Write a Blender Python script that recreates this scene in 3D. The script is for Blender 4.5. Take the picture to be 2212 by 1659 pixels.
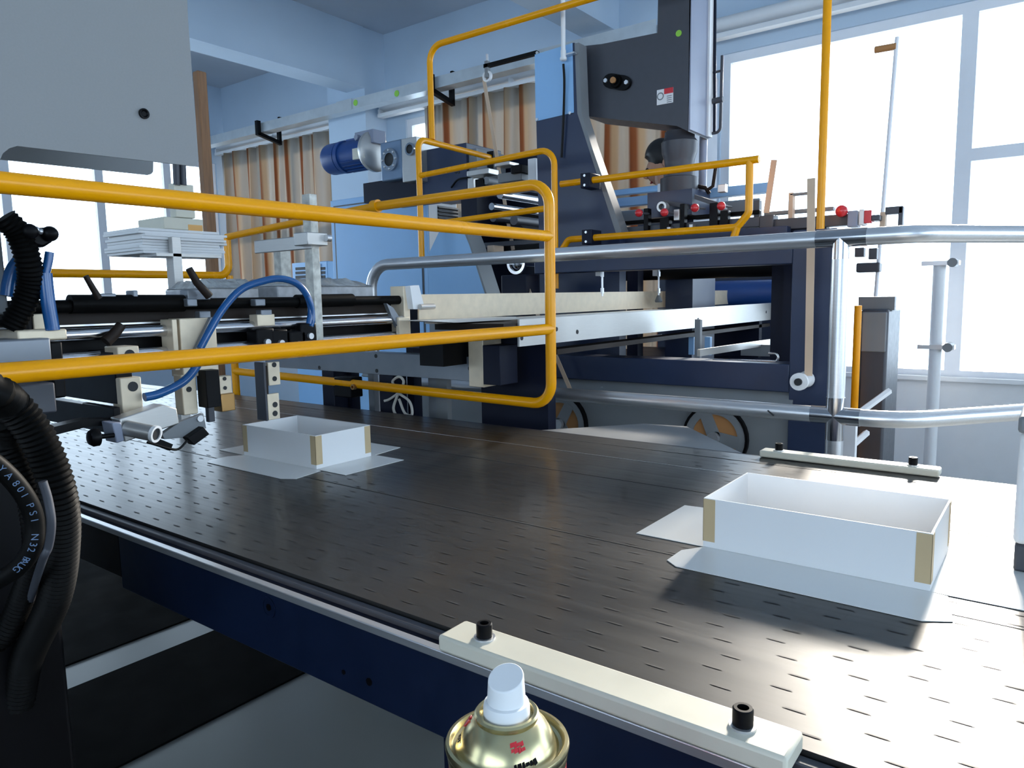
import bpy, bmesh, math, random
from mathutils import Vector, Matrix
random.seed(7)
for o in list(bpy.data.objects): bpy.data.objects.remove(o)
SC = bpy.context.scene
COL = SC.collection
PI = math.pi
# ------------------------------------------------------------------ camera
# calibrated from the vanishing points: X runs along the belt, Y across the hall to the window wall, Z up (metres)
CX, CY = 1106.0, 829.5
V1, V2 = (-1000.0, 678.0), (2300.0, 620.0)
F = math.sqrt(-((V1[0]-CX)*(V2[0]-CX) + (V1[1]-CY)*(V2[1]-CY)))
_ax = -Vector((V1[0]-CX, V1[1]-CY, F)).normalized()
_ay = Vector((V2[0]-CX, V2[1]-CY, F)).normalized()
_az = _ax.cross(_ay)
R3 = Matrix((_ax, _ay, _az))
CAM = Vector((0, 0, 1.14))
cd = bpy.data.cameras.new('camera'); cam = bpy.data.objects.new('camera', cd); COL.objects.link(cam)
r_, d_, f_ = R3.col[0], R3.col[1], R3.col[2]
m4 = Matrix.Identity(4)
for i in range(3):
    m4[i][0] = r_[i]; m4[i][1] = -d_[i]; m4[i][2] = -f_[i]; m4[i][3] = CAM[i]
cam.matrix_world = m4
cd.sensor_width = 36; cd.lens = F/2212*36; cd.clip_start = 0.02; cd.clip_end = 200
SC.camera = cam
# ------------------------------------------------------------------ world, sun, exposure
SC.view_settings.view_transform = 'Standard'; SC.view_settings.look = 'None'
SC.view_settings.gamma = 1; SC.view_settings.use_curve_mapping = False
SC.view_settings.exposure = 0.2
w = bpy.data.worlds.new('sky'); SC.world = w; w.use_nodes = True
bg = w.node_tree.nodes['Background']; bg.inputs[0].default_value = (0.66, 0.83, 1.0, 1); bg.inputs[1].default_value = 5.0
sl = bpy.data.lights.new('sun', 'SUN'); sl.energy = 13; sl.angle = 0.14; sl.color = (1, 0.92, 0.80)
so = bpy.data.objects.new('sun', sl); COL.objects.link(so)
so.rotation_euler = Vector((0.08, -1.0, -0.345)).to_track_quat('-Z', 'Y').to_euler()

def W(px, py, X=None, Y=None, Z=None):
    """point of the place seen at a pixel, on the plane X=, Y= or Z="""
    d = R3 @ Vector((px-CX, py-CY, F))
    if X is not None: t = (X-CAM.x)/d.x
    elif Y is not None: t = (Y-CAM.y)/d.y
    else: t = (Z-CAM.z)/d.z
    return CAM + d*t

# ------------------------------------------------------------------ materials
MATS = {}
def mat(name, col, rough=0.5, metal=0.0, coat=0.0, noise=0.06, scale=12.0, bump=0.0, stretch=None, spec=0.5, trans=0.0):
    m = bpy.data.materials.new(name); m.use_nodes = True
    nt = m.node_tree; b = nt.nodes['Principled BSDF']
    b.inputs['Roughness'].default_value = rough; b.inputs['Metallic'].default_value = metal
    b.inputs['Coat Weight'].default_value = coat; b.inputs['Coat Roughness'].default_value = 0.12
    b.inputs['Specular IOR Level'].default_value = spec
    tc = nt.nodes.new('ShaderNodeTexCoord'); n = nt.nodes.new('ShaderNodeTexNoise')
    n.inputs['Scale'].default_value = scale; n.inputs['Detail'].default_value = 5
    src = tc.outputs['Object']
    if stretch:
        mp = nt.nodes.new('ShaderNodeMapping'); mp.inputs['Scale'].default_value = stretch
        nt.links.new(src, mp.inputs[0]); src = mp.outputs[0]
    nt.links.new(src, n.inputs['Vector'])
    mx = nt.nodes.new('ShaderNodeMix'); mx.data_type = 'RGBA'
    c0 = [max(0, c*(1-noise*2.2)) for c in col]; c1 = [min(1, c*(1+noise*1.6)) for c in col]
    mx.inputs[6].default_value = (*c0, 1); mx.inputs[7].default_value = (*c1, 1)
    nt.links.new(n.outputs['Fac'], mx.inputs[0]); nt.links.new(mx.outputs[2], b.inputs['Base Color'])
    rr = nt.nodes.new('ShaderNodeMapRange'); rr.inputs[3].default_value = max(0.03, rough*0.8); rr.inputs[4].default_value = min(1, rough*1.2)
    nt.links.new(n.outputs['Fac'], rr.inputs[0]); nt.links.new(rr.outputs[0], b.inputs['Roughness'])
    if bump:
        bp = nt.nodes.new('ShaderNodeBump'); bp.inputs['Strength'].default_value = bump; bp.inputs['Distance'].default_value = 0.01
        nt.links.new(n.outputs['Fac'], bp.inputs['Height']); nt.links.new(bp.outputs[0], b.inputs['Normal'])
    if trans:
        tr = nt.nodes.new('ShaderNodeBsdfTranslucent'); ms = nt.nodes.new('ShaderNodeMixShader'); ms.inputs[0].default_value = trans
        nt.links.new(mx.outputs[2], tr.inputs[0]); nt.links.new(b.outputs[0], ms.inputs[1]); nt.links.new(tr.outputs[0], ms.inputs[2])
        nt.links.new(ms.outputs[0], nt.nodes['Material Output'].inputs[0])
    MATS[name] = m; return m
mat('yellow', (0.90, 0.37, 0.0), 0.26, coat=0.0, noise=0.05, spec=0.32)
mat('steel', (0.72, 0.73, 0.75), 0.33, 0.85, stretch=(1, 20, 20), noise=0.05)
mat('chrome', (0.60, 0.60, 0.62), 0.16, 1.0, noise=0.02)
mat('rod', (0.66, 0.66, 0.68), 0.20, 1.0, noise=0.03)
mat('alu', (0.56, 0.55, 0.53), 0.38, 0.75, stretch=(2, 2, 40), noise=0.05)
mat('aluwarmlit', (0.78, 0.66, 0.49), 0.45, 0.25, noise=0.08, scale=40)  # aluminium with the warm light from the right mixed into its colour
mat('beamgrey', (0.22, 0.24, 0.27), 0.4, 0.5, noise=0.08, scale=20)
mat('navy', (0.020, 0.033, 0.078), 0.38, noise=0.08)
mat('navydark', (0.005, 0.008, 0.022), 0.45, noise=0.08, spec=0.2)
mat('plateblue', (0.0025, 0.0085, 0.030), 0.4, noise=0.12, scale=30)
mat('lightblue', (0.27, 0.50, 0.80), 0.42, noise=0.03, scale=5)
mat('greypanel', (0.23, 0.235, 0.24), 0.5, noise=0.03, scale=300)
mat('slate', (0.052, 0.056, 0.070), 0.45, noise=0.06, scale=40)
mat('slatelight', (0.26, 0.29, 0.38), 0.45, noise=0.05)
mat('machinegrey', (0.20, 0.215, 0.23), 0.5, noise=0.05)
mat('black', (0.003, 0.003, 0.004), 0.42, noise=0.1, spec=0.14)
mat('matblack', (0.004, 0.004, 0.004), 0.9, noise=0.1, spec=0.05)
mat('rubber', (0.003, 0.003, 0.003), 0.5, noise=0.1, spec=0.07)
mat('darkbrown', (0.020, 0.013, 0.010), 0.5, noise=0.1, spec=0.2)
mat('bluehose', (0.008, 0.085, 0.27), 0.22, coat=0.3, noise=0.08)
mat('motorblue', (0.012, 0.06, 0.24), 0.4, noise=0.08)
mat('gearblue', (0.16, 0.24, 0.36), 0.45, 0.3, noise=0.08)
mat('white', (0.80, 0.81, 0.82), 0.5, noise=0.02)
mat('paper', (0.80, 0.80, 0.80), 0.65, noise=0.01)
mat('wrap', (0.74, 0.74, 0.72), 0.30, noise=0.01)
mat('tape', (0.56, 0.42, 0.24), 0.55, noise=0.05)
mat('plastic', (0.66, 0.63, 0.52), 0.42, noise=0.04, scale=25)
mat('wood', (0.26, 0.13, 0.06), 0.6, noise=0.25, scale=14, stretch=(8, 8, 0.6))
mat('strap', (0.62, 0.46, 0.33), 0.7, noise=0.05)
mat('wall', (0.52, 0.64, 0.77), 0.8, noise=0.03, scale=3)
mat('ceiling', (0.50, 0.56, 0.64), 0.85, noise=0.03, scale=3)
mat('concrete', (0.62, 0.63, 0.64), 0.8, noise=0.12, scale=5)
mat('floor', (0.25, 0.26, 0.25), 0.45, noise=0.08, scale=2)
mat('frame', (0.84, 0.86, 0.90), 0.4, noise=0.02)
mat('traymetal', (0.62, 0.66, 0.68), 0.38, 0.6, noise=0.08)
mat('green', (0.28, 0.62, 0.06), 0.6)
mat('red', (0.62, 0.02, 0.03), 0.3, coat=0.4)
mat('gold', (0.58, 0.51, 0.29), 0.26, 0.95, noise=0.05)
mat('canred', (0.25, 0.01, 0.02), 0.4)
mat('brownpanel', (0.42, 0.20, 0.07), 0.6, noise=0.1)
mat('skin', (0.48, 0.25, 0.16), 0.55)
mat('hair', (0.008, 0.007, 0.007), 0.5)
mat('shirt', (0.05, 0.06, 0.09), 0.8)
mat('trousers', (0.02, 0.022, 0.03), 0.8)
mat('film', (0.62, 0.62, 0.60), 0.14, 0.25, noise=0.25, scale=30, bump=0.6)
mat('dirtywhite', (0.70, 0.64, 0.58), 0.5, noise=0.35, scale=60)
mat('print', (0.10, 0.16, 0.27), 0.5)
mat('dark', (0.015, 0.017, 0.02), 0.6)
mat('brass', (0.45, 0.26, 0.10), 0.3, 0.9)
mat('rope', (0.62, 0.60, 0.55), 0.8)
mat('bagclear', (0.55, 0.56, 0.58), 0.2, noise=0.2, scale=40)
def glass():
    m = bpy.data.materials.new('glass'); m.use_nodes = True; nt = m.node_tree
    nt.nodes.remove(nt.nodes['Principled BSDF'])
    t = nt.nodes.new('ShaderNodeBsdfTransparent'); g = nt.nodes.new('ShaderNodeBsdfGlossy'); g.inputs['Roughness'].default_value = 0.02
    fr = nt.nodes.new('ShaderNodeFresnel'); fr.inputs[0].default_value = 1.3; ms = nt.nodes.new('ShaderNodeMixShader')
    nt.links.new(fr.outputs[0], ms.inputs[0]); nt.links.new(t.outputs[0], ms.inputs[1]); nt.links.new(g.outputs[0], ms.inputs[2])
    nt.links.new(ms.outputs[0], nt.nodes['Material Output'].inputs[0]); MATS['glass'] = m
glass()
def belt_mat():
    m = mat('belt', (0.014, 0.014, 0.014), 0.30, noise=0.1, scale=3); nt = m.node_tree; b = nt.nodes['Principled BSDF']
    tc = nt.nodes.new('ShaderNodeTexCoord'); mp = nt.nodes.new('ShaderNodeMapping'); mp.inputs['Scale'].default_value = (0.35, 95, 1)
    n = nt.nodes.new('ShaderNodeTexNoise'); n.inputs['Scale'].default_value = 1; n.inputs['Detail'].default_value = 4
    nt.links.new(tc.outputs['Object'], mp.inputs[0]); nt.links.new(mp.outputs[0], n.inputs['Vector'])
    rr = nt.nodes.new('ShaderNodeMapRange'); rr.inputs[1].default_value = 0.3; rr.inputs[2].default_value = 0.7
    rr.inputs[3].default_value = 0.40; rr.inputs[4].default_value = 0.48
    nt.links.new(n.outputs['Fac'], rr.inputs[0]); nt.links.new(rr.outputs[0], b.inputs['Roughness'])
    b.inputs['Coat Weight'].default_value = 0.32; b.inputs['Coat Roughness'].default_value = 0.18; b.inputs['Specular IOR Level'].default_value = 0.42
    bp = nt.nodes.new('ShaderNodeBump'); bp.inputs['Strength'].default_value = 0.012; bp.inputs['Distance'].default_value = 0.002
    nt.links.new(n.outputs['Fac'], bp.inputs['Height']); nt.links.new(bp.outputs[0], b.inputs['Normal'])
belt_mat()
def curtain_mat():
    m = mat('curtain', (0.62, 0.56, 0.48), 0.85, noise=0.06, scale=6, trans=0.35); nt = m.node_tree
    mx = [n for n in nt.nodes if n.type == 'MIX'][0]
    uv = nt.nodes.new('ShaderNodeUVMap'); sp = nt.nodes.new('ShaderNodeSeparateXYZ'); nt.links.new(uv.outputs[0], sp.inputs[0])
    ml = nt.nodes.new('ShaderNodeMath'); ml.operation = 'FRACT'; nt.links.new(sp.outputs[0], ml.inputs[0])
    cr = nt.nodes.new('ShaderNodeValToRGB'); cr.color_ramp.interpolation = 'EASE'
    e = cr.color_ramp.elements; e[0].position = 0.0; e[0].color = (0.50, 0.48, 0.45, 1); e[1].position = 1.0; e[1].color = (0.50, 0.48, 0.45, 1)
    for p, c in ((0.40, (0.50, 0.46, 0.40, 1)), (0.50, (0.27, 0.10, 0.03, 1)), (0.60, (0.30, 0.12, 0.04, 1)), (0.70, (0.50, 0.40, 0.28, 1))):  # brown stripes also carry the warm backlight glow of the recessed folds
        q = e.new(p); q.color = c
    nt.links.new(ml.outputs[0], cr.inputs[0])
    mu = nt.nodes.new('ShaderNodeMix'); mu.data_type = 'RGBA'; mu.blend_type = 'MULTIPLY'; mu.inputs[0].default_value = 0.25
    nt.links.new(cr.outputs[0], mu.inputs[6]); nt.links.new(mx.outputs[2], mu.inputs[7])
    for n in nt.nodes:
        if n.type == 'BSDF_PRINCIPLED': nt.links.new(mu.outputs[2], n.inputs['Base Color'])
        if n.type == 'BSDF_TRANSLUCENT': nt.links.new(mu.outputs[2], n.inputs[0])
curtain_mat()

# ------------------------------------------------------------------ mesh building
class MB:
    def __init__(s): s.v = []; s.f = []
    def box(s, x0, x1, y0, y1, z0, z1):
        x0, x1 = sorted((x0, x1)); y0, y1 = sorted((y0, y1)); z0, z1 = sorted((z0, z1)); n = len(s.v)
        s.v += [(x0,y0,z0),(x1,y0,z0),(x1,y1,z0),(x0,y1,z0),(x0,y0,z1),(x1,y0,z1),(x1,y1,z1),(x0,y1,z1)]
        s.f += [tuple(n+i for i in q) for q in ((3,2,1,0),(4,5,6,7),(0,1,5,4),(1,2,6,5),(2,3,7,6),(3,0,4,7))]
        return s
    def prism(s, pts, ext):
        n = len(s.v); k = len(pts); e = Vector(ext); pts = [Vector(p) for p in pts]
        nrm = Vector((0,0,0))
        for i in range(k): nrm += pts[i].cross(pts[(i+1) % k])
        if nrm.dot(e) > 0: pts.reverse()
        s.v += [tuple(p) for p in pts] + [tuple(p+e) for p in pts]
        s.f.append(tuple(range(n, n+k))); s.f.append(tuple(range(n+2*k-1, n+k-1, -1)))
        for i in range(k):
            j = (i+1) % k; s.f.append((n+j, n+i, n+k+i, n+k+j))
        return s
    def tube(s, pts, r, seg=14, cap=True, r2=None):
        pts = [Vector(p) for p in pts]; k = len(pts); n = len(s.v); up = None
        for i, p in enumerate(pts):
            t = (pts[min(i+1, k-1)]-pts[max(i-1, 0)]).normalized()
            if up is None:
                up = Vector((0,0,1)) if abs(t.z) < 0.9 else Vector((1,0,0))
            a = (up - t*up.dot(t)).normalized(); b = t.cross(a); up = a
            rr = r(i/(k-1)) if callable(r) else (r if r2 is None else r+(r2-r)*i/(k-1))
            for j in range(seg):
                an = 2*PI*j/seg; s.v.append(tuple(p+a*math.cos(an)*rr+b*math.sin(an)*rr))
        for i in range(k-1):
            for j in range(seg):
                q = (j+1) % seg; s.f.append((n+i*seg+j, n+i*seg+q, n+(i+1)*seg+q, n+(i+1)*seg+j))
        if cap:
            s.f.append(tuple(n+j for j in reversed(range(seg)))); s.f.append(tuple(n+(k-1)*seg+j for j in range(seg)))
        return s
    def cyl(s, p0, p1, r, seg=20, r2=None): return s.tube([p0, p1], r, seg, True, r2)
    def lathe(s, base, axis, prof, seg=32):
        """prof: list of (radius, distance along the axis)"""
        base = Vector(base); t = Vector(axis).normalized()
        up = Vector((0,0,1)) if abs(t.z) < 0.9 else Vector((1,0,0))
        a = (up-t*up.dot(t)).normalized(); b = t.cross(a); n = len(s.v); k = len(prof)
        for (r, h) in prof:
            for j in range(seg):
                an = 2*PI*j/seg; s.v.append(tuple(base+t*h+a*math.cos(an)*r+b*math.sin(an)*r))
        for i in range(k-1):
            for j in range(seg):
                q = (j+1) % seg; s.f.append((n+i*seg+j, n+i*seg+q, n+(i+1)*seg+q, n+(i+1)*seg+j))
        s.f.append(tuple(n+j for j in reversed(range(seg)))); s.f.append(tuple(n+(k-1)*seg+j for j in range(seg)))
        return s
    def ball(s, c, r, seg=16, sc=(1,1,1)):
        n0 = len(s.v); prof = [(max(1e-4, r*math.sin(PI*i/seg)), -r*math.cos(PI*i/seg)) for i in range(seg+1)]
        s.lathe((0,0,0), (0,0,1), prof, seg*2)
        for i in range(n0, len(s.v)):
            v = s.v[i]; s.v[i] = (c[0]+v[0]*sc[0], c[1]+v[1]*sc[1], c[2]+v[2]*sc[2])
        return s
    def build(s, name, m, parent=None, bevel=0.0, smooth=True, label=None, kind=None):
        me = bpy.data.meshes.new(name)
        c = Vector((0,0,0))
        if parent is None and s.v:
            xs, ys, zs = zip(*s.v); c = Vector(((min(xs)+max(xs))/2, (min(ys)+max(ys))/2, min(zs)))
        off = c if parent is None else parent.matrix_world.translation
        if parent is not None: off = abs_loc(parent)
        me.from_pydata([(x-off[0], y-off[1], z-off[2]) for x, y, z in s.v], [], s.f)
        me.materials.append(MATS[m] if isinstance(m, str) else m)
        me.validate()
        bm = bmesh.new(); bm.from_mesh(me); bmesh.ops.recalc_face_normals(bm, faces=bm.faces); bm.to_mesh(me); bm.free()
        if smooth:
            for p in me.polygons: p.use_smooth = True
            me.set_sharp_from_angle(angle=math.radians(38))
        o = bpy.data.objects.new(name, me); COL.objects.link(o)
        if parent is None: o.location = off
        else: o.parent = parent
        if bevel:
            b = o.modifiers.new('bevel', 'BEVEL'); b.width = bevel; b.segments = 2; b.limit_method = 'ANGLE'; b.angle_limit = math.radians(40)
        if label: o['label'] = label
        if kind: o['kind'] = kind
        return o
def abs_loc(o):
    l = Vector(o.location)
    while o.parent: o = o.parent; l += o.location
    return l
def tag(o, label=None, cat=None, group=None, kind=None):
    if label: o['label'] = label
    if cat: o['category'] = cat
    if group: o['group'] = group
    if kind: o['kind'] = kind
    return o
def thing(name, label, cat, loc, group=None):
    o = bpy.data.objects.new(name, None); COL.objects.link(o); o.location = loc; o.empty_display_size = 0.05
    return tag(o, label, cat, group)
def copy_tree(o, parent=None):
    c = o.copy(); COL.objects.link(c); c.parent = parent
    for ch in [k for k in o.children]: copy_tree(ch, c)
    return c
# shapes given by where they are seen and by the plane they stand in
def fbox(px0, py0, px1, py1, Y, d):
    my, mx = (py0+py1)/2, (px0+px1)/2
    x0, x1 = W(px0, my, Y=Y).x, W(px1, my, Y=Y).x; z1, z0 = W(mx, py0, Y=Y).z, W(mx, py1, Y=Y).z
    return (x0, x1, Y, Y+d, z0, z1)
def sbox(px0, py0, px1, py1, X, d):
    my, mx = (py0+py1)/2, (px0+px1)/2
    y0, y1 = W(px0, my, X=X).y, W(px1, my, X=X).y; z1, z0 = W(mx, py0, X=X).z, W(mx, py1, X=X).z
    return (X-d, X, y0, y1, z0, z1)
def FB(name, m, parent, px0, py0, px1, py1, Y, d, bevel=0.0015, **k): return MB().box(*fbox(px0, py0, px1, py1, Y, d)).build(name, m, parent, bevel, **k)
def SB(name, m, parent, px0, py0, px1, py1, X, d, bevel=0.0015, **k): return MB().box(*sbox(px0, py0, px1, py1, X, d)).build(name, m, parent, bevel, **k)
def YP(name, m, parent, pts, Y, d, bevel=0.0, **k): return MB().prism([W(a, b, Y=Y) for a, b in pts], (0, d, 0)).build(name, m, parent, bevel, **k)
def XP(name, m, parent, pts, X, d, bevel=0.0, **k): return MB().prism([W(a, b, X=X) for a, b in pts], (-d, 0, 0)).build(name, m, parent, bevel, **k)
def fillet(pts, r, n=7):
    pts = [Vector(p) for p in pts]; out = [pts[0]]
    for i in range(1, len(pts)-1):
        p = pts[i]; a = (pts[i-1]-p); b = (pts[i+1]-p); ang = a.angle(b)
        if ang > PI-0.05: out.append(p); continue
        l = min(r/math.tan(ang/2), a.length*0.48, b.length*0.48); a.normalize(); b.normalize()
        s0, s1 = p+a*l, p+b*l
        rr = l*math.tan(ang/2); cen = p+(a+b).normalized()*(rr/math.sin(ang/2))
        u = (s0-cen); v = (s1-cen); th = u.angle(v)
        for k in range(n+1):
            t = k/n; out.append(cen + (u*math.sin((1-t)*th)+v*math.sin(t*th))/math.sin(th))
    out.append(pts[-1]); return out
def spline(pts, n=8):
    P = [Vector(p) for p in pts]; P = [P[0]*2-P[1]]+P+[P[-1]*2-P[-2]]; out = []
    for i in range(1, len(P)-2):
        for k in range(n):
            t = k/n; a, b, c, d = P[i-1:i+3]
            out.append(0.5*((2*b)+(c-a)*t+(2*a-5*b+4*c-d)*t*t+(3*b-a-3*c+d)*t**3))
    out.append(P[-2]); return out
def text_part(name, s, size, M, m, parent, extrude=0.0):
    c = bpy.data.curves.new(name, 'FONT'); c.body = s; c.size = size; c.extrude = extrude; c.align_x = 'CENTER'; c.align_y = 'CENTER'
    t = bpy.data.objects.new(name, c); COL.objects.link(t)
    dg = bpy.context.evaluated_depsgraph_get(); me = bpy.data.meshes.new_from_object(t.evaluated_get(dg))
    bpy.data.objects.remove(t); me.transform(M)
    me.transform(Matrix.Translation(-abs_loc(parent)))
    me.materials.clear(); me.materials.append(MATS[m]); me.name = name
    o = bpy.data.objects.new(name, me); COL.objects.link(o); o.parent = parent; return o
def ring(c, ax, ro, ri, h, seg=32):
    m = MB(); m.lathe(c, ax, [(ri,0),(ro,0),(ro,h),(ri,h)], seg); m.f = m.f[:-2]
    n = len(m.v)-4*seg
    for j in range(seg):
        q = (j+1) % seg; m.f.append((n+3*seg+j, n+3*seg+q, n+q, n+j))
    return m
# ================================================================== THE SETTING
XL, XR, YF, YB, ZC = -7.9, 5.0, -4.0, 5.0, 3.58
def st(o): o['kind'] = 'structure'; return o
st(MB().box(XL-.2, XR+.2, YF-.2, YB+.2, -0.1, 0).build('floor', 'floor'))
st(MB().box(XL-.2, XR+.2, YF-.2, YB+.2, ZC, ZC+.15).build('ceiling', 'ceiling'))
def wall(name, axis, pos, th, a0, a1, holes, m):
    """wall with rectangular openings: holes = (a0,a1,z0,z1), sorted along the wall"""
    mb = MB(); e = []
    def add(p, q, z0, z1):
        if q-p < 1e-4 or z1-z0 < 1e-4: return
        if axis == 'y': mb.box(p, q, pos, pos+th, z0, z1)
        else: mb.box(pos, pos+th, p, q, z0, z1)
    c = a0
    for (h0, h1, z0, z1) in holes:
        add(c, h0, 0, ZC); add(h0, h1, 0, z0); add(h0, h1, z1, ZC); c = h1
    add(c, a1, 0, ZC)
    return st(mb.build(name, m, None, smooth=False))
HB = [(-7.72, -5.85, 0.6, 2.78), (-4.95, -2.25, 0.6, 2.78), (-1.95, 4.75, 0.60, 2.74)]
HL = [(0.2, 4.88, 0.9, 2.72)]; HF = [(-6.6, -3.0, 1.0, 2.7), (-1.6, 2.6, 1.0, 2.7)]; HR = [(-3.4, 0.4, 0.9, 2.8), (0.8, 4.6, 0.6, 2.8)]
wall('wall_back', 'y', YB, 0.2, XL-.2, XR+.2, HB, 'wall')
wall('wall_left', 'x', XL-.2, 0.2, YF-.2, YB, HL, 'wall')
wall('wall_front', 'y', YF-.2, 0.2, XL, XR, HF, 'wall')
wall('wall_right', 'x', XR, 0.2, YF-.2, YB, HR, 'wall')
# ceiling beams and the column by the curtains
st(MB().box(-5.44, -5.19, YF, YB-.26, 3.05, ZC).build('trim_1', 'wall'))
st(MB().box(-5.72, -5.20, YB-.26, YB, 0, ZC).build('trim_2', 'wall'))
st(MB().box(-3.0, -2.73, YF, YB, 3.06, ZC).build('trim_3', 'wall'))
st(MB().box(-0.6, -0.33, YF, YB, 3.06, ZC).build('trim_4', 'wall'))
nwin = [0]
def window(axis, pos, h, muls, trans, fw=0.06, clear=()):
    nwin[0] += 1; a0, a1, z0, z1 = h
    def bx(mb, p, q, u, v, d0=0.0, d1=0.07):
        return mb.box(p, q, pos+d0, pos+d1, u, v) if axis == 'y' else mb.box(pos+d0, pos+d1, p, q, u, v)
    root = MB(); bx(root, a0, a1, z0, z0+fw); bx(root, a0, a1, z1-fw, z1); bx(root, a0, a0+fw, z0+fw, z1-fw); bx(root, a1-fw, a1, z0+fw, z1-fw)
    r = st(root.build('window_%d' % nwin[0], 'frame'))
    xs = [a0+fw]+list(muls)+[a1-fw]
    for mx in muls: bx(MB(), mx-0.04, mx+0.04, z0+fw, z1-fw).build('mullion', 'frame', r)
    zs = [z0+fw]+list(trans)+[z1-fw]
    for i in range(len(xs)-1):
        p, q = xs[i]+(0.04 if i else 0), xs[i+1]-(0.04 if i < len(xs)-2 else 0)
        zs = [z0+fw]+([] if i in clear else list(trans))+[z1-fw]
        for t in zs[1:-1]: bx(MB(), p, q, t-0.035, t+0.035).build('transom', 'frame', r)
        for k in range(len(zs)-1):
            u, v = zs[k]+(0.035 if k else 0), zs[k+1]-(0.035 if k < len(zs)-2 else 0)
            bx(MB(), p, q, u, v, 0.03, 0.036).build('pane', 'glass', r, smooth=False)
    return r
window('y', YB+.02, HB[0], [-7.1, -6.5], [1.9])
window('y', YB+.02, HB[1], [-4.05, -3.15], [1.9])
window('y', YB+.02, HB[2], [-0.51, 0.85, 2.15, 3.45], [1.9], clear=(0,))
st(MB().box(-1.95, 4.9, YB-.012, YB, 0, 0.60).build('trim_5', 'white')); st(MB().box(-1.97, 4.9, YB-.05, YB, 0.60, 0.625).build('trim_6', 'white'))  # trim_5 is a lower wall panel whitened to imitate the window flare
window('x', XL-.09, HL[0], [1.05, 1.9, 2.74, 3.58, 4.3], [])
for h in HF: window('y', YF-.09, h, [h[0]+(h[1]-h[0])*k/4 for k in (1, 2, 3)], [1.9])
for h in HR: window('x', XR+.02, h, [h[0]+(h[1]-h[0])*k/3 for k in (1, 2)], [1.9])
for i, (axis, pos, hs, sgn) in enumerate((('y', YB, HB, 1), ('x', XL, HL, -1), ('y', YF, HF, -1), ('x', XR, HR, 1))):
    for h in hs:                                                # sampling portals in the window openings (they emit nothing)
        l = bpy.data.lights.new('portal', 'AREA'); l.shape = 'RECTANGLE'; l.size = h[1]-h[0]; l.size_y = h[3]-h[2]; l.cycles.is_portal = True
        o = bpy.data.objects.new('portal', l); COL.objects.link(o); a, z = (h[0]+h[1])/2, (h[2]+h[3])/2
        o.location = (a, pos, z) if axis == 'y' else (pos, a, z)
        n = Vector((0, -sgn, 0)) if axis == 'y' else Vector((-sgn, 0, 0))
        o.rotation_euler = n.to_track_quat('-Z', 'Z').to_euler()

# ------------------------------------------------------------------ curtains, rails, cable tray
def curtain(x0, x1, z0, z1, Y, folds, label, phase=0.0):
    nx = folds*12; nz = 14; mb = MB(); uvs = []
    for j in range(nz+1):
        t = j/nz; z = z1+(z0-z1)*t
        for i in range(nx+1):
            u = i/nx; a = 2*PI*folds*u+phase+0.6*math.sin(5*u+phase)
            amp = 0.035+0.022*math.sin(7*u+phase*2)
            x = x0+(x1-x0)*u+0.02*math.sin(a*0.5+t*2)
            mb.v.append((x, Y+amp*math.sin(a)*(0.65+0.35*t)+0.012*math.sin(2.3*a+3*t), z)); uvs.append((folds*u+0.08*math.sin(9*u), t))
    for j in range(nz):
        for i in range(nx):
            n = j*(nx+1)+i; mb.f.append((n, n+1, n+nx+2, n+nx+1))
    me_uv = uvs
    o = mb.build('curtain', 'curtain')
    uvl = o.data.uv_layers.new(name='UVMap')
    for lp in o.data.loops: uvl.data[lp.index].uv = me_uv[lp.vertex_index]
    s = o.modifiers.new('solid', 'SOLIDIFY'); s.thickness = 0.004
    return tag(o, label, 'curtain', 'curtains along the window wall')
curtain(-7.80, -5.78, 0.5, 2.80, 4.87, 9, 'beige and brown striped curtain left of the white column', 0.3)
curtain(-4.62, -3.40, 0.5, 2.80, 4.87, 6, 'striped curtain right of the column, behind the yellow guard frame', 1.2)
curtain(-3.36, -2.18, 0.5, 2.80, 4.87, 5, 'striped curtain seen under the dark machine arm', 2.0)
for x0, x1, lb in ((-7.85, -5.75, 'white curtain rail over the curtain left of the column'), (-5.15, -2.1, 'white curtain rail between column and machine tower'), (-2.0, 4.8, 'white curtain rail above the bright right-hand window')):
    t = thing('curtain_rail', lb, 'curtain rail', ((x0+x1)/2, 4.9, 2.78), 'curtain rails')
    MB().box(x0, x1, 4.84, 4.91, 2.80, 2.83).build('track', 'white', t)
    MB().tube([(x0, 4.90, 2.90), (x1, 4.90, 2.90)], 0.045, 16).build('roller', 'white', t)
    for x in (x0+.02, (x0+x1)/2, x1-.02): MB().box(x-.012, x+.012, 4.84, 5.0, 2.83, 2.87).build('bracket', 'white', t)
tz1, tz0 = W(800, 203, Y=4.52).z, W(800, 226, Y=4.52).z
tx0, tx1 = -7.6, -2.2
t = thing('cable_tray', 'long galvanised cable tray hung along the window wall', 'cable tray', ((tx0+tx1)/2, 4.57, tz0))
MB().box(tx0, tx1, 4.52, 4.525, tz0, tz1).build('side_plate', 'traymetal', t)
MB().box(tx0, tx1, 4.625, 4.63, tz0, tz1).build('side_plate', 'traymetal', t)
MB().box(tx0, tx1, 4.525, 4.625, tz0, tz0+.004).build('bottom_plate', 'traymetal', t)
MB().box(-5.33, -5.13, 4.514, 4.52, tz0-.005, tz1+.005).build('joint_plate', 'traymetal', t)
for a in (768, 857):
    p = W(a, 222 if a < 800 else 202, Y=4.519); MB().cyl((p.x, 4.52, p.z), (p.x, 4.516, p.z), 0.026, 16).build('sticker', 'green', t, label='round green sticker')
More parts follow.
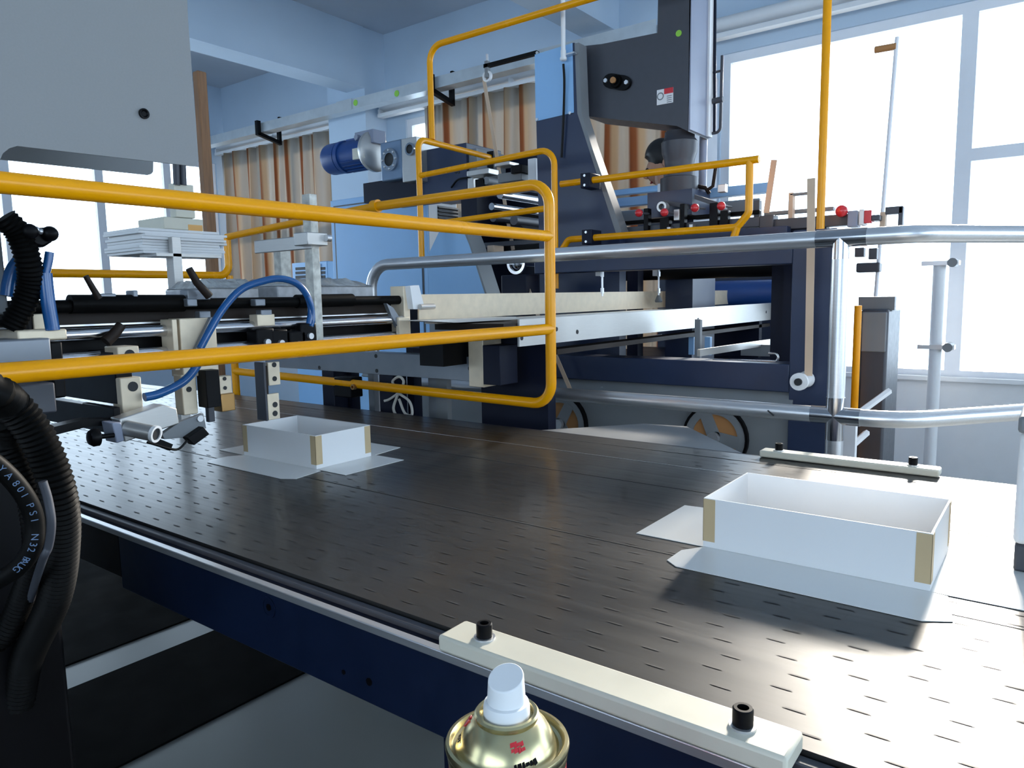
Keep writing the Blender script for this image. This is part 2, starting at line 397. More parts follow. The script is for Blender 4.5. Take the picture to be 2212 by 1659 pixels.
for a, b, lb in ((558, 640, 'black triangular bracket holding the cable tray left of the column'), (935, 1013, 'black triangular bracket holding the cable tray beside the yellow frame')):
    x0, x1 = W(a, 290, Y=4.5).x, W(a, 290, Y=4.5).x; bx = x0
    g = thing('tray_bracket', lb, 'bracket', (bx, 4.7, tz0-.12), 'tray brackets')
    MB().box(bx-.02, bx+.02, 4.48, 4.52, tz0-.03, tz1+.02).build('hook', 'black', g)
    MB().prism([(bx-.02, 4.48, tz0-.03), (bx-.02, 4.52, tz0-.002), (bx-.02, 4.76, tz0-.055), (bx-.02, 4.76, tz0-.09)], (.04, 0, 0)).build('brace', 'black', g)
    MB().box(bx-.02, bx+.02, 4.73, 4.76, tz0-.06, tz1+.03).build('hanger', 'black', g)
    MB().box(bx-.02, bx+.02, 4.63, 4.73, tz1+.005, tz1+.03).build('cross_bar', 'black', g)
    MB().box(bx-.012, bx+.012, 4.745, 4.76, tz1+.03, 3.0).build('hanger', 'black', g); MB().box(bx-.012, bx+.012, 4.745, 5.0, 2.975, 3.0).build('wall_arm', 'black', g)
# thin wall pipe beside the bright window
t = thing('wall_pipe', 'thin white standpipe with clamps in front of the bright window', 'pipe', W(2012, 1000, Y=4.7))
p0 = W(2008, 1000, Y=4.7); p1 = W(2028, 572, Y=4.7)
MB().tube([(p0.x, 4.7, 0), (p0.x, 4.7, p1.z)], 0.032, 14).build('pipe', 'white', t)
for (a, b) in ((2035, 568), (2025, 750)):
    q = W(a, b, Y=4.66); MB().box(q.x-.10, q.x+.08, 4.66, 4.74, q.z-.012, q.z+.012).build('clamp', 'steel', t); MB().cyl((q.x+.05, 4.64, q.z), (q.x+.05, 4.76, q.z), 0.025, 12).build('valve_knob', 'greypanel', t)
# ================================================================== BELT CONVEYOR
BZ = 0.80
cv = thing('belt_conveyor', 'wide black perforated vacuum belt conveyor with navy side frame', 'conveyor', (-1.0, 1.0, 0))
MB().box(-3.6, 1.6, 0.535, 1.505, BZ-.012, BZ).build('belt', 'belt', cv, label='black belt surface')
# perforation slots, staggered rows
hm = MB(); dx, dy = 0.062, 0.0285
j = 0; y = 0.555
while y < 1.49:
    x = -3.3+(0.5*dx if j % 2 else 0)+0.012*((j*7) % 3)
    while x < 1.5:
        L = 0.0095; wd = 0.0011
        n = len(hm.v); hm.v += [(x-L, y-wd*.4, BZ+.0004), (x-L*.6, y-wd, BZ+.0004), (x+L*.6, y-wd, BZ+.0004), (x+L, y-wd*.4, BZ+.0004), (x+L, y+wd*.4, BZ+.0004), (x+L*.6, y+wd, BZ+.0004), (x-L*.6, y+wd, BZ+.0004), (x-L, y+wd*.4, BZ+.0004)]
        hm.f.append(tuple(range(n, n+8))); x += dx
    y += dy; j += 1
hm.build('perforation', 'dark', cv, smooth=False, kind='stuff', label='fine rows of dark slots in the belt')
for yy, m_ in ((0.86, 'dark'), (1.17, 'dark'), (1.33, 'steel'), (1.44, 'dark')): MB().box(-3.5, 1.6, yy, yy+.0014, BZ-.001, BZ+.0005).build('belt_seam', m_, cv, smooth=False)
# near side: polished ledge with a groove, then the navy plate
MB().box(-3.6, 1.6, 0.497, 0.507, BZ-.013, BZ-.004).build('edge_rail', 'steel', cv, 0.001)
MB().box(-3.6, 1.6, 0.507, 0.522, BZ-.030, BZ-.010).build('edge_groove', 'navydark', cv)
MB().box(-3.6, 1.6, 0.522, 0.533, BZ-.030, BZ-.004).build('edge_rail', 'slate', cv, 0.001)
pl = MB().box(-1.14, 1.6, 0.500, 0.510, 0.703, BZ-.013).build('side_plate', 'plateblue', cv, 0.001, label='navy painted side plate')
MB().box(-3.6, -1.14, 0.500, 0.510, 0.72, BZ-.013).build('side_plate', 'black', cv, 0.001, label='side plate stretch coloured black for the shadow there')  # shadow at this end put in as a black plate colour
for (a, b, r) in ((580, 1312, 0.0045), (742, 1452, 0.003), (797, 1473, 0.0045)):
    p = W(a, b, Y=0.4995); MB().cyl((p.x, 0.4992, p.z), (p.x, 0.503, p.z), r, 14).build('screw_hole', 'black', pl)
    if a == 580: ring((p.x, 0.4996, p.z), (0, -1, 0), 0.0135, 0.0105, 0.0008).build('washer', 'plateblue', pl)
MB().box(-3.6, 1.6, 1.507, 1.522, 0.70, BZ-.002).build('far_side_plate', 'navydark', cv, 0.001)
MB().box(-3.6, 1.6, 0.56, 1.48, 0.735, BZ-.013).build('bed', 'machinegrey', cv)
MB().box(-0.482, 0.9, 0.512, 0.540, 0.12, 0.72).build('skirt_panel', 'navydark', cv)
for x in (-3.2, -0.44, 1.3):
    for y in (0.56, 1.42): MB().box(x-.035, x+.035, y, y+.07, 0, 0.74).build('leg', 'navydark', cv, 0.002)
tag(MB().box(-2.30, -1.80, 0.1, 1.45, 0, 0.006).build('dark_floor_sheet', 'matblack', None, 0.002), 'black mat on the floor under the conveyor', 'mat')
tag(MB().box(-4.2, -2.46, 0.1, 1.9, 0, 0.006).build('dark_floor_sheet', 'matblack', None, 0.002), 'black sheet in place of the shaded floor further along under the belt end', 'mat')  # black sheet paints in the shade on the floor
tag(MB().box(-1.75, -0.70, -0.6, 0.42, 0, 0.006).build('dark_floor_sheet', 'matblack', None, 0.002), 'black sheet in place of the shaded floor around the black machine cabinet', 'mat')  # another sheet that blackens the floor where it lies in shade
# apron plate behind the belt
pts = [W(a, b, Z=0.785) for a, b in ((1145, 922), (1390, 915), (1483, 921), (1625, 983))]
pts = [(p.x, p.y, 0.785) for p in pts]; pts[0] = (-1.14, 1.525, 0.785); pts[3] = (-0.50, 1.525, 0.785)
t = thing('apron_table', 'pale grey sheet metal apron with cut corner behind the belt', 'table', (-0.85, 1.62, 0))
MB().prism(pts, (0, 0, -0.012)).build('top_plate', 'machinegrey', t)
for x in (-1.02, -0.72): MB().box(x-.02, x+.02, 1.56, 1.60, 0, 0.773).build('leg', 'navydark', t)
# ------------------------------------------------------------------ white plastic guide bars
def guide_bar(x0, x1, y0, y1, z0, z1, bolts, label):
    t = thing('guide_bar', label, 'guide bar', ((x0+x1)/2, (y0+y1)/2, z0), 'white plastic belt guide bars')
    MB().box(x0, x1, y0, y1, z0, z1).build('bar', 'plastic', t, 0.003)
    for x in bolts:
        b = MB().lathe((x, (y0+y1)/2, z1), (0, 0, 1), [(0.0105, 0), (0.0105, 0.002), (0.006, 0.0021)], 20).build('washer', 'steel', t)
        h = MB(); h.lathe((x, (y0+y1)/2, z1+.002), (0, 0, 1), [(0.0078, 0), (0.0078, 0.0125), (0.0070, 0.0135), (0.0045, 0.0135), (0.0042, 0.006)], 20)
        h.build('bolt_head', 'black', t)
    return t
guide_bar(-0.470, -0.137, 0.495, 0.537, BZ-.003, BZ+.0135, (-0.428, -0.176), 'thick white plastic guide bar beside the spray can on the near belt edge')
guide_bar(-0.487, -0.162, 1.492, 1.528, BZ+.001, BZ+.015, (-0.452, -0.207), 'slim white plastic guide bar on the far belt edge under the steel post')
# ------------------------------------------------------------------ cardboard boxes with their wrap sheets
def card_box(x0, x1, y0, y1, z, h, label):
    t = thing('cardboard_box', label, 'box', ((x0+x1)/2, (y0+y1)/2, z), 'open white boxes on the belt'); th = 0.0022
    wz = z+.0012
    fl = 0.088; c = 0.012
    w = MB()
    pts = [(x0+.002, y0), (x0-.018, y0-.03), (x0-.018, y0-fl+.014), (x0, y0-fl), (x1+.004, y0-fl), (x1+.03, y0-fl+.016), (x1+.018, y0-.004), (x1, y0),
           (x1+fl, y0), (x1+fl, y1+.012), (x1, y1+.012), (x1-.012, y1+fl+.012), (x0-.012, y1+fl+.012), (x0, y1+.012), (x0-fl-.012, y1), (x0-fl-.012, y0+.0)]
    w.prism([(a, b, wz) for a, b in pts], (0, 0, -0.0008)); w.build('wrap_sheet', 'wrap', t, smooth=False, label='white wrap paper with spread flaps')
    z0 = wz+.0002
    MB().box(x0, x1, y0, y1, z0, z0+th).build('base', 'paper', t)
    MB().box(x0, x1, y0, y0+th, z0+th, z0+h).build('side_wall', 'paper', t); MB().box(x0, x1, y1-th, y1, z0+th, z0+h).build('side_wall', 'paper', t)
    MB().box(x0, x0+th, y0+th, y1-th, z0+th, z0+h).build('end_wall', 'paper', t); MB().box(x1-th, x1, y0+th, y1-th, z0+th, z0+h).build('end_wall', 'paper', t)
    e = 0.0004; tw = 0.016
    for (cx, sx) in ((x0, -1), (x1, 1)):
        for (cy, sy) in ((y0, -1), (y1, 1)):
            k = MB(); k.box(cx+sx*e, cx-sx*tw, cy, cy+sy*e, z0+.008, z0+h-.001); k.box(cx, cx+sx*e, cy+sy*e, cy-sy*tw, z0+.008, z0+h-.001)
            k.build('corner_tape', 'tape', t, smooth=False)
    return t
card_box(-1.438, -1.186, 0.912, 1.058, BZ, 0.068, 'smaller open white box under the yellow rail, tan corner tapes')
card_box(-0.370, -0.102, 0.912, 1.080, BZ, 0.067, 'large open white box near the bright end of the belt')
# ------------------------------------------------------------------ spray can
cx_, cy_ = -0.231, 0.296
def can():
    zb = 0.6815; hh = lambda h: h if h < .2178 else .2178+(h-.2178)*.78; t = thing('spray_can', 'gold topped aerosol spray can with a white nozzle button', 'spray can', (cx_, cy_, zb))
    c = (cx_, cy_, zb)
    MB().lathe(c, (0, 0, 1), [(0.030, 0), (0.0325, 0.003), (0.0325, 0.212), (0.0315, 0.214), (0.02, 0.214)], 48).build('body', 'canred', t)
    MB().lathe(c, (0, 0, 1), [(0.0326, 0.206), (0.0332, 0.2105), (0.0326, 0.2125)], 48).build('shoulder_ring', 'gold', t)
    r = MB().lathe(c, (0, 0, 1), [(0.0318, 0.2125), (0.0338, 0.2135), (0.0343, 0.2155), (0.0336, 0.2175), (0.0318, 0.2178), (0.0308, 0.2165), (0.0302, 0.2145), (0.0285, 0.2140), (0.027, 0.2150), (0.0255, 0.2195), (0.0225, 0.2265), (0.0185, 0.2325), (0.0165, 0.2345), (0.012, 0.2345)], 56); r.v = [(x, y, zb+hh(z-zb)) for x, y, z in r.v]
    d = r.build('dome', 'gold', t, label='gold metal dome with seam rim')
    MB().lathe(c, (0, 0, 1), [(a_, hh(h_)) for a_, h_ in ((0.0165, 0.2335), (0.0176, 0.2345), (0.0178, 0.2368), (0.0168, 0.2382), (0.0150, 0.2380), (0.0143, 0.2360), (0.0138, 0.2335), (0.004, 0.2335))], 48).build('valve_cup', 'gold', t)
    MB().lathe(c, (0, 0, 1), [(0.0128, 0.2300), (0.0128, 0.2365), (0.0122, 0.2390), (0.0104, 0.2395), (0.006, 0.2395)], 40).build('nozzle_base', 'white', t)
    k = MB(); seg = 40; n = 0
    for (h, rr) in ((0.2392, 0.0106), (0.262, 0.0098)):
        for j in range(seg):
            a = 2*PI*j/seg; x, y = math.cos(a)*rr, math.sin(a)*rr
            z = h if n == 0 else 0.2530-0.09*x+0.34*y
            k.v.append((cx_+x, cy_+y, zb+z))
        n += 1
    for j in range(seg): k.f.append((j, (j+1) % seg, seg+(j+1) % seg, seg+j))
    k.f.append(tuple(range(seg-1, -1, -1))); k.f.append(tuple(range(seg, 2*seg)))
    k.build('nozzle_button', 'white', t, 0.0006)
    # printed marks on the dome
    for ang, m_, wd, rows in ((-2.62, 'canred', 3, 2), (-0.62, 'canred', 4, 2), (-0.50, 'black', 6, 1), (-2.45, 'black', 3, 1)):
        for q in range(wd):
            for rw in range(rows):
                a = ang+(q-wd/2)*0.085; rad = (0.0228-rw*0.0016) if m_ == 'canred' else 0.0262
                zz = (0.2265+rw*0.0028) if m_ == 'canred' else 0.2180
                p = Vector((cx_+math.cos(a)*rad, cy_+math.sin(a)*rad, zb+hh(zz))); nrm = Vector((math.cos(a)*0.7, math.sin(a)*0.7, 0.7)).normalized()
                u = Vector((-math.sin(a), math.cos(a), 0)); v = nrm.cross(u); s1 = 0.0007*(1+0.5*((q*3+rw) % 2)); s2 = 0.0010*(1+0.4*((q+rw) % 3))
                pp = [p+nrm*.0004+u*s1*i1+v*s2*i2 for i1, i2 in ((-1, -1), (1, -.6), (1, 1), (-1, .7))]
                b = MB(); b.prism(pp, nrm*-.0005); b.build('print_mark', 'red' if m_ == 'canred' else 'black', d, smooth=False)
can()
t = thing('tool_shelf', 'black steel shelf that carries the spray can', 'shelf', (-0.24, 0.30, 0))
MB().box(-0.36, -0.12, 0.16, 0.42, 0.650, 0.6815).build('shelf_plate', 'black', t, 0.002)
for x in (-0.34, -0.16): MB().box(x, x+.03, 0.17, 0.20, 0, 0.650).build('leg', 'black', t)
# ------------------------------------------------------------------ foreground left: black machine body, hoses
t = thing('control_cabinet', 'black machine cabinet in the dark lower left corner', 'cabinet', (-1.0, 0.05, 0))
MB().box(-1.65, -0.95, -0.42, W(190, 1500, X=-0.95).y-0.02, 0, 0.76).build('body', 'black', t, 0.006)
MB().box(-0.952, -0.946, -0.30, 0.1, 0.1, 0.70).build('door', 'rubber', t, 0.002)
MB().box(-1.65, -0.97, -0.42, W(75, 1100, X=-0.97).y, 0.76, W(20, 985, X=-0.97).z).build('upper_body', 'black', t, 0.006)
MB().tube(spline([W(40, 1325, X=-.93), W(50, 1350, X=-.92), W(85, 1360, X=-.92), W(130, 1345, X=-.93)]), 0.0022, 8).build('door_handle', 'steel', t)
def corrugated(pts, r, pitch, name, label, cat, group=None, m='rubber'):
    P = spline(pts, 60); L = [0]
    for a, b in zip(P, P[1:]): L.append(L[-1]+(b-a).length)
    N = int(L[-1]/pitch*4); Q = []; i = 0
    for k in range(N+1):
        d = L[-1]*k/N
        while i < len(L)-2 and L[i+1] < d: i += 1
        u = (d-L[i])/max(1e-9, L[i+1]-L[i]); Q.append(P[i].lerp(P[i+1], min(1, u)))
    o = MB().tube(Q, lambda u: r*(1+0.07*math.cos(2*PI*round(u*N)/4)), 18).build(name, m)
    return tag(o, label, cat, group)
corrugated([Vector((-1.36, 0.255, 1.06)), Vector((-1.05, 0.20, 1.09)), W(-60, 830, X=-.80), W(30, 880, X=-.80), W(88, 960, X=-.80), W(125, 1060, X=-.80), W(135, 1160, X=-.82), W(118, 1290, X=-.86), W(60, 1420, X=-.93), W(40, 1520, X=-.96)], 0.016, 0.0058, 'corrugated_hose', 'thick black ribbed hose curving down in front of the belt end', 'hose', 'black ribbed hoses')
corrugated([Vector((-1.36, 0.235, 1.00)), Vector((-1.10, 0.17, 1.03)), W(-40, 890, X=-.84), W(20, 960, X=-.84), W(52, 1030, X=-.84), W(75, 1110, X=-.84), W(78, 1200, X=-.86), W(50, 1290, X=-.9), W(10, 1370, X=-.93), W(-40, 1400, X=-.95)], 0.013, 0.0055, 'corrugated_hose', 'second black ribbed hose, left of the thick one', 'hose', 'black ribbed hoses')
cab = thing('printed_cable', 'black cable printed with pale blue lettering in front of the cabinet', 'cable', W(40, 1130, X=-.78))
cp = spline([W(-40, 980, X=-.76), W(2, 1012, X=-.76), W(40, 1052, X=-.76), W(66, 1095, X=-.76), W(75, 1135, X=-.76), W(70, 1180, X=-.76), W(40, 1225, X=-.77), W(-30, 1268, X=-.79)], 10)
MB().tube(cp, 0.0085, 14).build('sheath', 'rubber', cab)
txt = [(4, 1014, 'Y'), (18, 1032, 'A'), (33, 1048, '8'), (45, 1060, '0'), (54, 1071, '1'), (68, 1092, 'P'), (72, 1108, 'S'), (76, 1124, 'I'), (75, 1162, 'N'), (73, 1176, '3'), (65, 1190, '2'), (52, 1212, 'R'), (42, 1222, 'A'), (28, 1234, 'U'), (18, 1241, 'G')]
for i, (a, b, c_) in enumerate(txt):
    p = W(a, b, X=-.7505); q = min(range(len(cp)-1), key=lambda k: (cp[k]-p).length); tg = (cp[q+1]-cp[q]).normalized(); n_ = (CAM-p).normalized()
    n_ = (n_-tg*n_.dot(tg)).normalized(); up_ = n_.cross(tg); base = cp[q]+n_*0.0088
    M = Matrix(((tg.x, up_.x, n_.x, base.x), (tg.y, up_.y, n_.y, base.y), (tg.z, up_.z, n_.z, base.z), (0, 0, 0, 1)))
    text_part('lettering', c_, 0.0085, M, 'print', cab)
tag(MB().tube(spline([W(92, 1040, X=-.78), W(104, 1080, X=-.78), W(111, 1130, X=-.78), W(105, 1180, X=-.79), W(92, 1210, X=-.80), W(70, 1280, X=-.87), W(60, 1330, X=-.945)]), 0.004, 10).build('thin_cable', 'slate'), 'thin dark grey cable beside the printed cable', 'cable')
# ================================================================== YELLOW GUARDS AND STEEL RAILING
g = thing('yellow_guard_rail', 'large glossy yellow tubular guard crossing the belt in the foreground', 'guard rail', (-1.05, 1.56, 0.86))
R = 0.0138; GX, GY = -1.05, 1.56; z1, z2 = 1.290, 1.056
zt = W(1120, 403, Y=GY).z; zb = W(1120, 868, Y=GY).z; xl = W(490, 512, Y=GY).x
zl = W(490, 512, Y=GY).z; zj = W(812, 446, Y=GY)
MB().tube([(GX, -0.75, z1), (GX, GY, z1)], R, 20).build('upper_rail', 'yellow', g)
MB().tube([(GX, -0.75, z2), (GX, GY, z2)], R, 20).build('lower_rail', 'yellow', g)
MB().tube(fillet([(zj.x, GY, zj.z), (GX, GY, zt), (GX, GY, zb), (xl, GY, zb+.02)], 0.055), R, 20).build('end_loop', 'yellow', g)
MB().tube([(zj.x-.012, GY, zj.z), (zj.x+.012, GY, zj.z+.001)], 0.019, 20).build('coupling', 'yellow', g)
MB().tube([(zj.x, GY, zj.z), (xl, GY, zl)], 0.0125, 18).build('top_arm', 'yellow', g)
zz = W(260, 592, X=xl).z
MB().tube(fillet([(xl, GY, zl), (xl, GY, zz), (xl, -0.3, zz)], 0.04), 0.0135, 18).build('rear_rail', 'yellow', g)
MB().tube([(xl, GY, zz), (xl, GY, 0.0)], 0.0135, 18).build('post', 'yellow', g)
MB().tube([(GX, -0.74, z1), (GX, -0.74, 0)], R, 20).build('post', 'yellow', g)
# guard frames on the machine behind
gA = thing('yellow_safety_railing', 'yellow guard frame with rounded corner in front of the gearbox', 'guard rail', W(905, 480, Y=2.42), 'yellow guard frames on the rear machine')
a0 = W(903, 300, Y=2.42); a1 = W(1197, 325, Y=2.42); zlow = W(1197, 540, Y=2.42).z
MB().tube(fillet([W(906, 380, Y=2.42), (a1.x, 2.42, W(1190, 322, Y=2.42).z), (a1.x, 2.42, zlow-.15)], 0.06), 0.0125, 16).build('middle_rail', 'yellow', gA)
MB().tube(fillet([(a0.x, 2.42, W(905, 560, Y=2.42).z), (a0.x, 2.42, a0.z), (a0.x, 2.95, a0.z-.01)], 0.04), 0.0135, 16).build('front_post', 'yellow', gA)
MB().tube([W(912, 487, Y=2.42), W(1197, 448, Y=2.42)], 0.0125, 16).build('lower_rail', 'yellow', gA)
fe = W(1000, 310, X=a0.x); MB().box(a0.x-.02, a0.x+.02, 2.93, 2.97, a0.z-.08, a0.z+.02).build('clamp', 'black', gA)
yb = W(933, 290, X=a0.x).y
gB = thing('yellow_safety_railing', 'tall thin yellow frame rising above the cable tray', 'guard rail', (a0.x, yb, a0.z), 'yellow guard frames on the rear machine')
zt2 = W(925, 100, X=a0.x).z; MB().tube(fillet([(a0.x, yb, a0.z+.012), (a0.x, yb, zt2), (0.4, yb, zt2)], 0.07), 0.0135, 16).build('hoop', 'yellow', gB)
MB().tube([(0.4, yb, zt2+.0), (0.4, yb, 0)], 0.0135, 12).build('post', 'yellow', gB)
gC = thing('yellow_safety_railing', 'yellow guard rails below the dark machine arm, clamped in black blocks', 'guard rail', W(1400, 510, Y=2.5), 'yellow guard frames on the rear machine')
xr = W(1618, 430, Y=2.5).x; zc1 = W(1400, 374, Y=2.5).z; zc2 = W(1400, 505, Y=2.5).z
x0_ = W(1212, 397, Y=2.5).x
MB().tube([(x0_, 2.5, zc1), (W(1640, 345, Y=2.5).x, 2.5, zc1)], 0.0128, 16).build('upper_rail', 'yellow', gC)
MB().tube(fillet([(W(1210, 530, Y=2.5).x, 2.5, zc2-.05), (W(1228, 513, Y=2.5).x, 2.5, zc2), (W(1592, 495, Y=2.5).x, 2.5, zc2), (xr, 2.5, zc2+.045), (xr, 2.5, zc1)], 0.03), 0.0128, 16).build('lower_rail', 'yellow', gC)
MB().tube([(W(1592, 495, Y=2.5).x, 2.5, zc2), (W(1580, 530, Y=2.5).x, 2.5, zc2-.06)], 0.0128, 14).build('foot', 'yellow', gC)
for a, b in ((1265, 390), (1268, 512)):
    p = W(a, b, Y=2.48); k = MB().box(p.x-.022, p.x+.022, 2.475, 2.555, p.z-.028, p.z+.028).build('clamp_block', 'navydark', gC, 0.003)
    for dz in (-.018, .018): MB().cyl((p.x, 2.476, p.z+dz), (p.x, 2.47, p.z+dz), 0.005, 10).build('clamp_screw', 'steel', k)
# ------------------------------------------------------------------ steel tube railing
s_ = thing('steel_railing', 'brushed steel tube railing with a post behind the far belt edge', 'railing', (-0.43, 1.9, 0))
RS = 0.0205; RY = 1.9
ztp = W(1700, 521, Y=RY).z; zbt = W(1600, 882, Y=RY).z; xp = W(1811, 700, Y=RY).x; xle = W(800, 565, Y=RY).x
bend = Vector((0.62, 0.78, 0)).normalized()
xb1 = W(1985, 500, Y=RY).x; xb2 = W(1945, 920, Y=RY).x
MB().tube(fillet([(xle, RY, 0), (xle, RY, ztp), (xb1, RY, ztp), Vector((xb1, RY, ztp))+bend*1.6], 0.09), RS, 24).build('top_rail', 'steel', s_)
MB().tube(fillet([(xle, RY, zbt), (xb2, RY, zbt), Vector((xb2, RY, zbt))+bend*1.6], 0.16), RS, 24).build('bottom_rail', 'steel', s_)
MB().tube([(xp, RY, 0), (xp, RY, ztp)], RS, 24).build('post', 'steel', s_)
e_ = Vector((xb2, RY, zbt))+bend*1.3; MB().tube([(e_.x, e_.y, 0), (e_.x, e_.y, ztp)], RS, 20).build('post', 'steel', s_)
for zc, v0, v1 in ((ztp, W(1818, 560, Y=RY).z, ztp), (zbt, W(1803, 950, Y=RY).z, W(1803, 858, Y=RY).z)):
    f = MB(); f.tube([(xp-.056, RY, zc), (xp+.058, RY, zc)], RS+.0012, 24); f.build('tee_fitting', 'chrome', s_)
    MB().tube([(xp, RY, v0), (xp, RY, v1)], RS+.0012, 24).build('fitting_sleeve', 'chrome', s_)
tie = W(1665, 892, Y=RY-RS); MB().tube([(tie.x-.008, RY-RS-.001, tie.z+.006), (tie.x+.008, RY-RS-.001, tie.z-.006)], 0.002, 8).build('cable_tie', 'dark', s_)

# ================================================================== CROSS CONVEYOR into the rear machine
cc = thing('cross_conveyor', 'aluminium sided feed conveyor running back into the navy machine', 'conveyor', (-1.28, 2.6, 0))
XN, XFAR = -1.15, -1.40
XP('near_side_plate', 'alu', cc, [(1122, 690), (1672, 654), (1672, 690), (1122, 749)], XN, 0.006)
XP('far_guide_plate', 'aluwarmlit', cc, [(905, 636), (1590, 627), (1590, 656), (905, 692)], XFAR, 0.005)
zb_ = W(1400, 672, X=XN).z
MB().box(XFAR+.002, XN-.006, 1.50, 3.72, zb_-.03, zb_-.012).build('feed_belt', 'darkbrown', cc)
MB().box(XFAR+.002, XFAR+.05, 1.46, 3.7, zb_-.012, zb_-.006).build('slide_strip', 'alu', cc)
MB().box(XN-.06, XN-.006, 1.75, 3.66, zb_-.11, zb_-.095).build('lower_angle', 'darkbrown', cc)
for a, b in ((1202, 711), (1247, 717), (1127, 730), (1655, 674), (1508, 690)):
    p = W(a, b, X=XN); MB().cyl((XN-.001, p.y, p.z), (XN+.001, p.y, p.z), 0.0065, 12).build('slot_hole', 'dark', cc)
for y in (1.7, 3.5): MB().box(XFAR, XN-.006, y, y+.04, 0.0, zb_-.03).build('support', 'navydark', cc)
SB('end_block', 'navydark', cc, 1080, 745, 1118, 830, -1.22, 0.06)
XP('tongue_plate', 'alu', cc, [(905, 693), (1115, 684), (1115, 690), (985, 697)], -1.28, 0.08)
for a in (1298, 1420):
    lab = 'thin threaded hanger rod over the feed conveyor, ' + ('left one' if a == 1298 else 'right one with a plumb weight')
    h = thing('hanger_rod', lab, 'rod', W(a+6, 640, X=-1.36), 'hanger rods under the steel rail')
    p = W(a, 575, X=-1.37); y = p.y
    zA, zB = W(a, 545, X=-1.37).z, W(a, 596, X=-1.37).z
    MB().box(-1.385, -1.365, y-.014, y+.014, zB, zA+.015).build('tab', 'white', h)
    yt = W(a+3, 600, X=-1.36).y
    MB().tube([(-1.36, yt, zA+.02), (-1.36, yt, W(a, 640, X=-1.36).z)], 0.0038, 8).build('rod', 'steel', h)
    for b in (592, 628): q = W(a, b, X=-1.36); MB().cyl((-1.36, yt, q.z-.01), (-1.36, yt, q.z+.01), 0.0075, 6).build('nut', 'steel', h)
    if a == 1420:
        q = W(a, 646, X=-1.36); MB().lathe((-1.36, yt, q.z-.014), (0, 0, 1), [(0.013, 0), (0.016, 0.006), (0.006, 0.03)], 14).build('weight', 'machinegrey', h)
# ================================================================== NAVY MACHINE BEHIND
MY = 2.3
mc = thing('box_forming_machine', 'big navy steel machine frame behind the steel railing', 'machine', (-1.3, 2.7, 0))
px0, px1 = W(1706, 760, Y=MY).x, W(1799, 760, Y=MY).x
MB().box(px0, px1, MY, MY+.09, 0, W(1750, 540, Y=MY).z+.06).build('corner_post', 'navy', mc, 0.003)
zT0, zT1 = W(1600, 574, Y=MY).z, W(1600, 535, Y=MY).z
MB().box(-1.62, px0, MY, MY+.09, zT0, zT1+.02).build('top_beam', 'navy', mc, 0.003)
zL0, zL1 = W(1450, 832, Y=MY).z, W(1450, 777, Y=MY).z
MB().box(-1.78, px0, MY, MY+.10, zL0, zL1).build('bottom_beam', 'navy', mc, 0.003)
MB().box(-1.78, -1.66, MY, MY+.09, zL1, zT0).build('corner_post', 'navydark', mc, 0.003)
MB().box(-1.9, -0.95, 3.95, 3.98, 0, zT1+.02).build('rear_panel', 'navy', mc)
MB().prism([(-2.0, MY+.09, zL0-.04), (px0, MY+.09, zL0-.04), (-0.95, 3.95, zL0-.04), (-2.0, 3.95, zL0-.04)], (0, 0, 0.04)).build('base_tray', 'navydark', mc)
MB().box(-0.99, -0.95, 3.87, 3.95, 0, zT1).build('rear_post', 'navydark', mc)
MB().box(-1.62, -0.96, 3.86, 3.94, zT0+.03, zT1).build('rear_beam', 'navy', mc, 0.003)
MB().tube([(-1.6, 3.8, 1.13), (-0.97, 3.8, 1.13)], 0.075, 24).build('roller', 'motorblue', mc, label='roller coloured blue for the bluish highlight inside the frame')  # bluish highlight of the interior put into the roller colour
MB().tube([(-1.7, 2.9, 1.235), (-0.78, 2.9, 1.235)], 0.035, 20).build('roller', 'black', mc)
XP('inner_rail', 'alu', mc, [(1512, 755), (1700, 728), (1700, 740), (1512, 770)], -0.95, 0.01)
for a in (1493, 1528): p = W(a, 740, Y=2.75); MB().box(p.x-.011, p.x+.011, 2.75, 2.77, zL1-.02, W(a, 728, Y=2.75).z).build('stay', 'lightblue', mc)
FB('stay', 'machinegrey', mc, 1500, 690, 1512, 785, 2.5, 0.02)
FB('crossbar', 'machinegrey', mc, 1600, 745, 1700, 770, 2.9, 0.02)
XP('thin_rail', 'steel', mc, [(1265, 748), (1430, 722), (1430, 725), (1265, 755)], -1.25, 0.006)
q0 = W(1540, 779, Y=2.36); q1 = W(1680, 785, Y=2.36)
MB().tube(fillet([(q0.x, 2.36, q0.z+.004), (q1.x, 2.36, q0.z+.004), (q1.x, 2.36, q0.z+.03), (q1.x-.03, 2.36, q0.z+.03)], 0.012), 0.004, 10).build('latch_rod', 'chrome', mc)
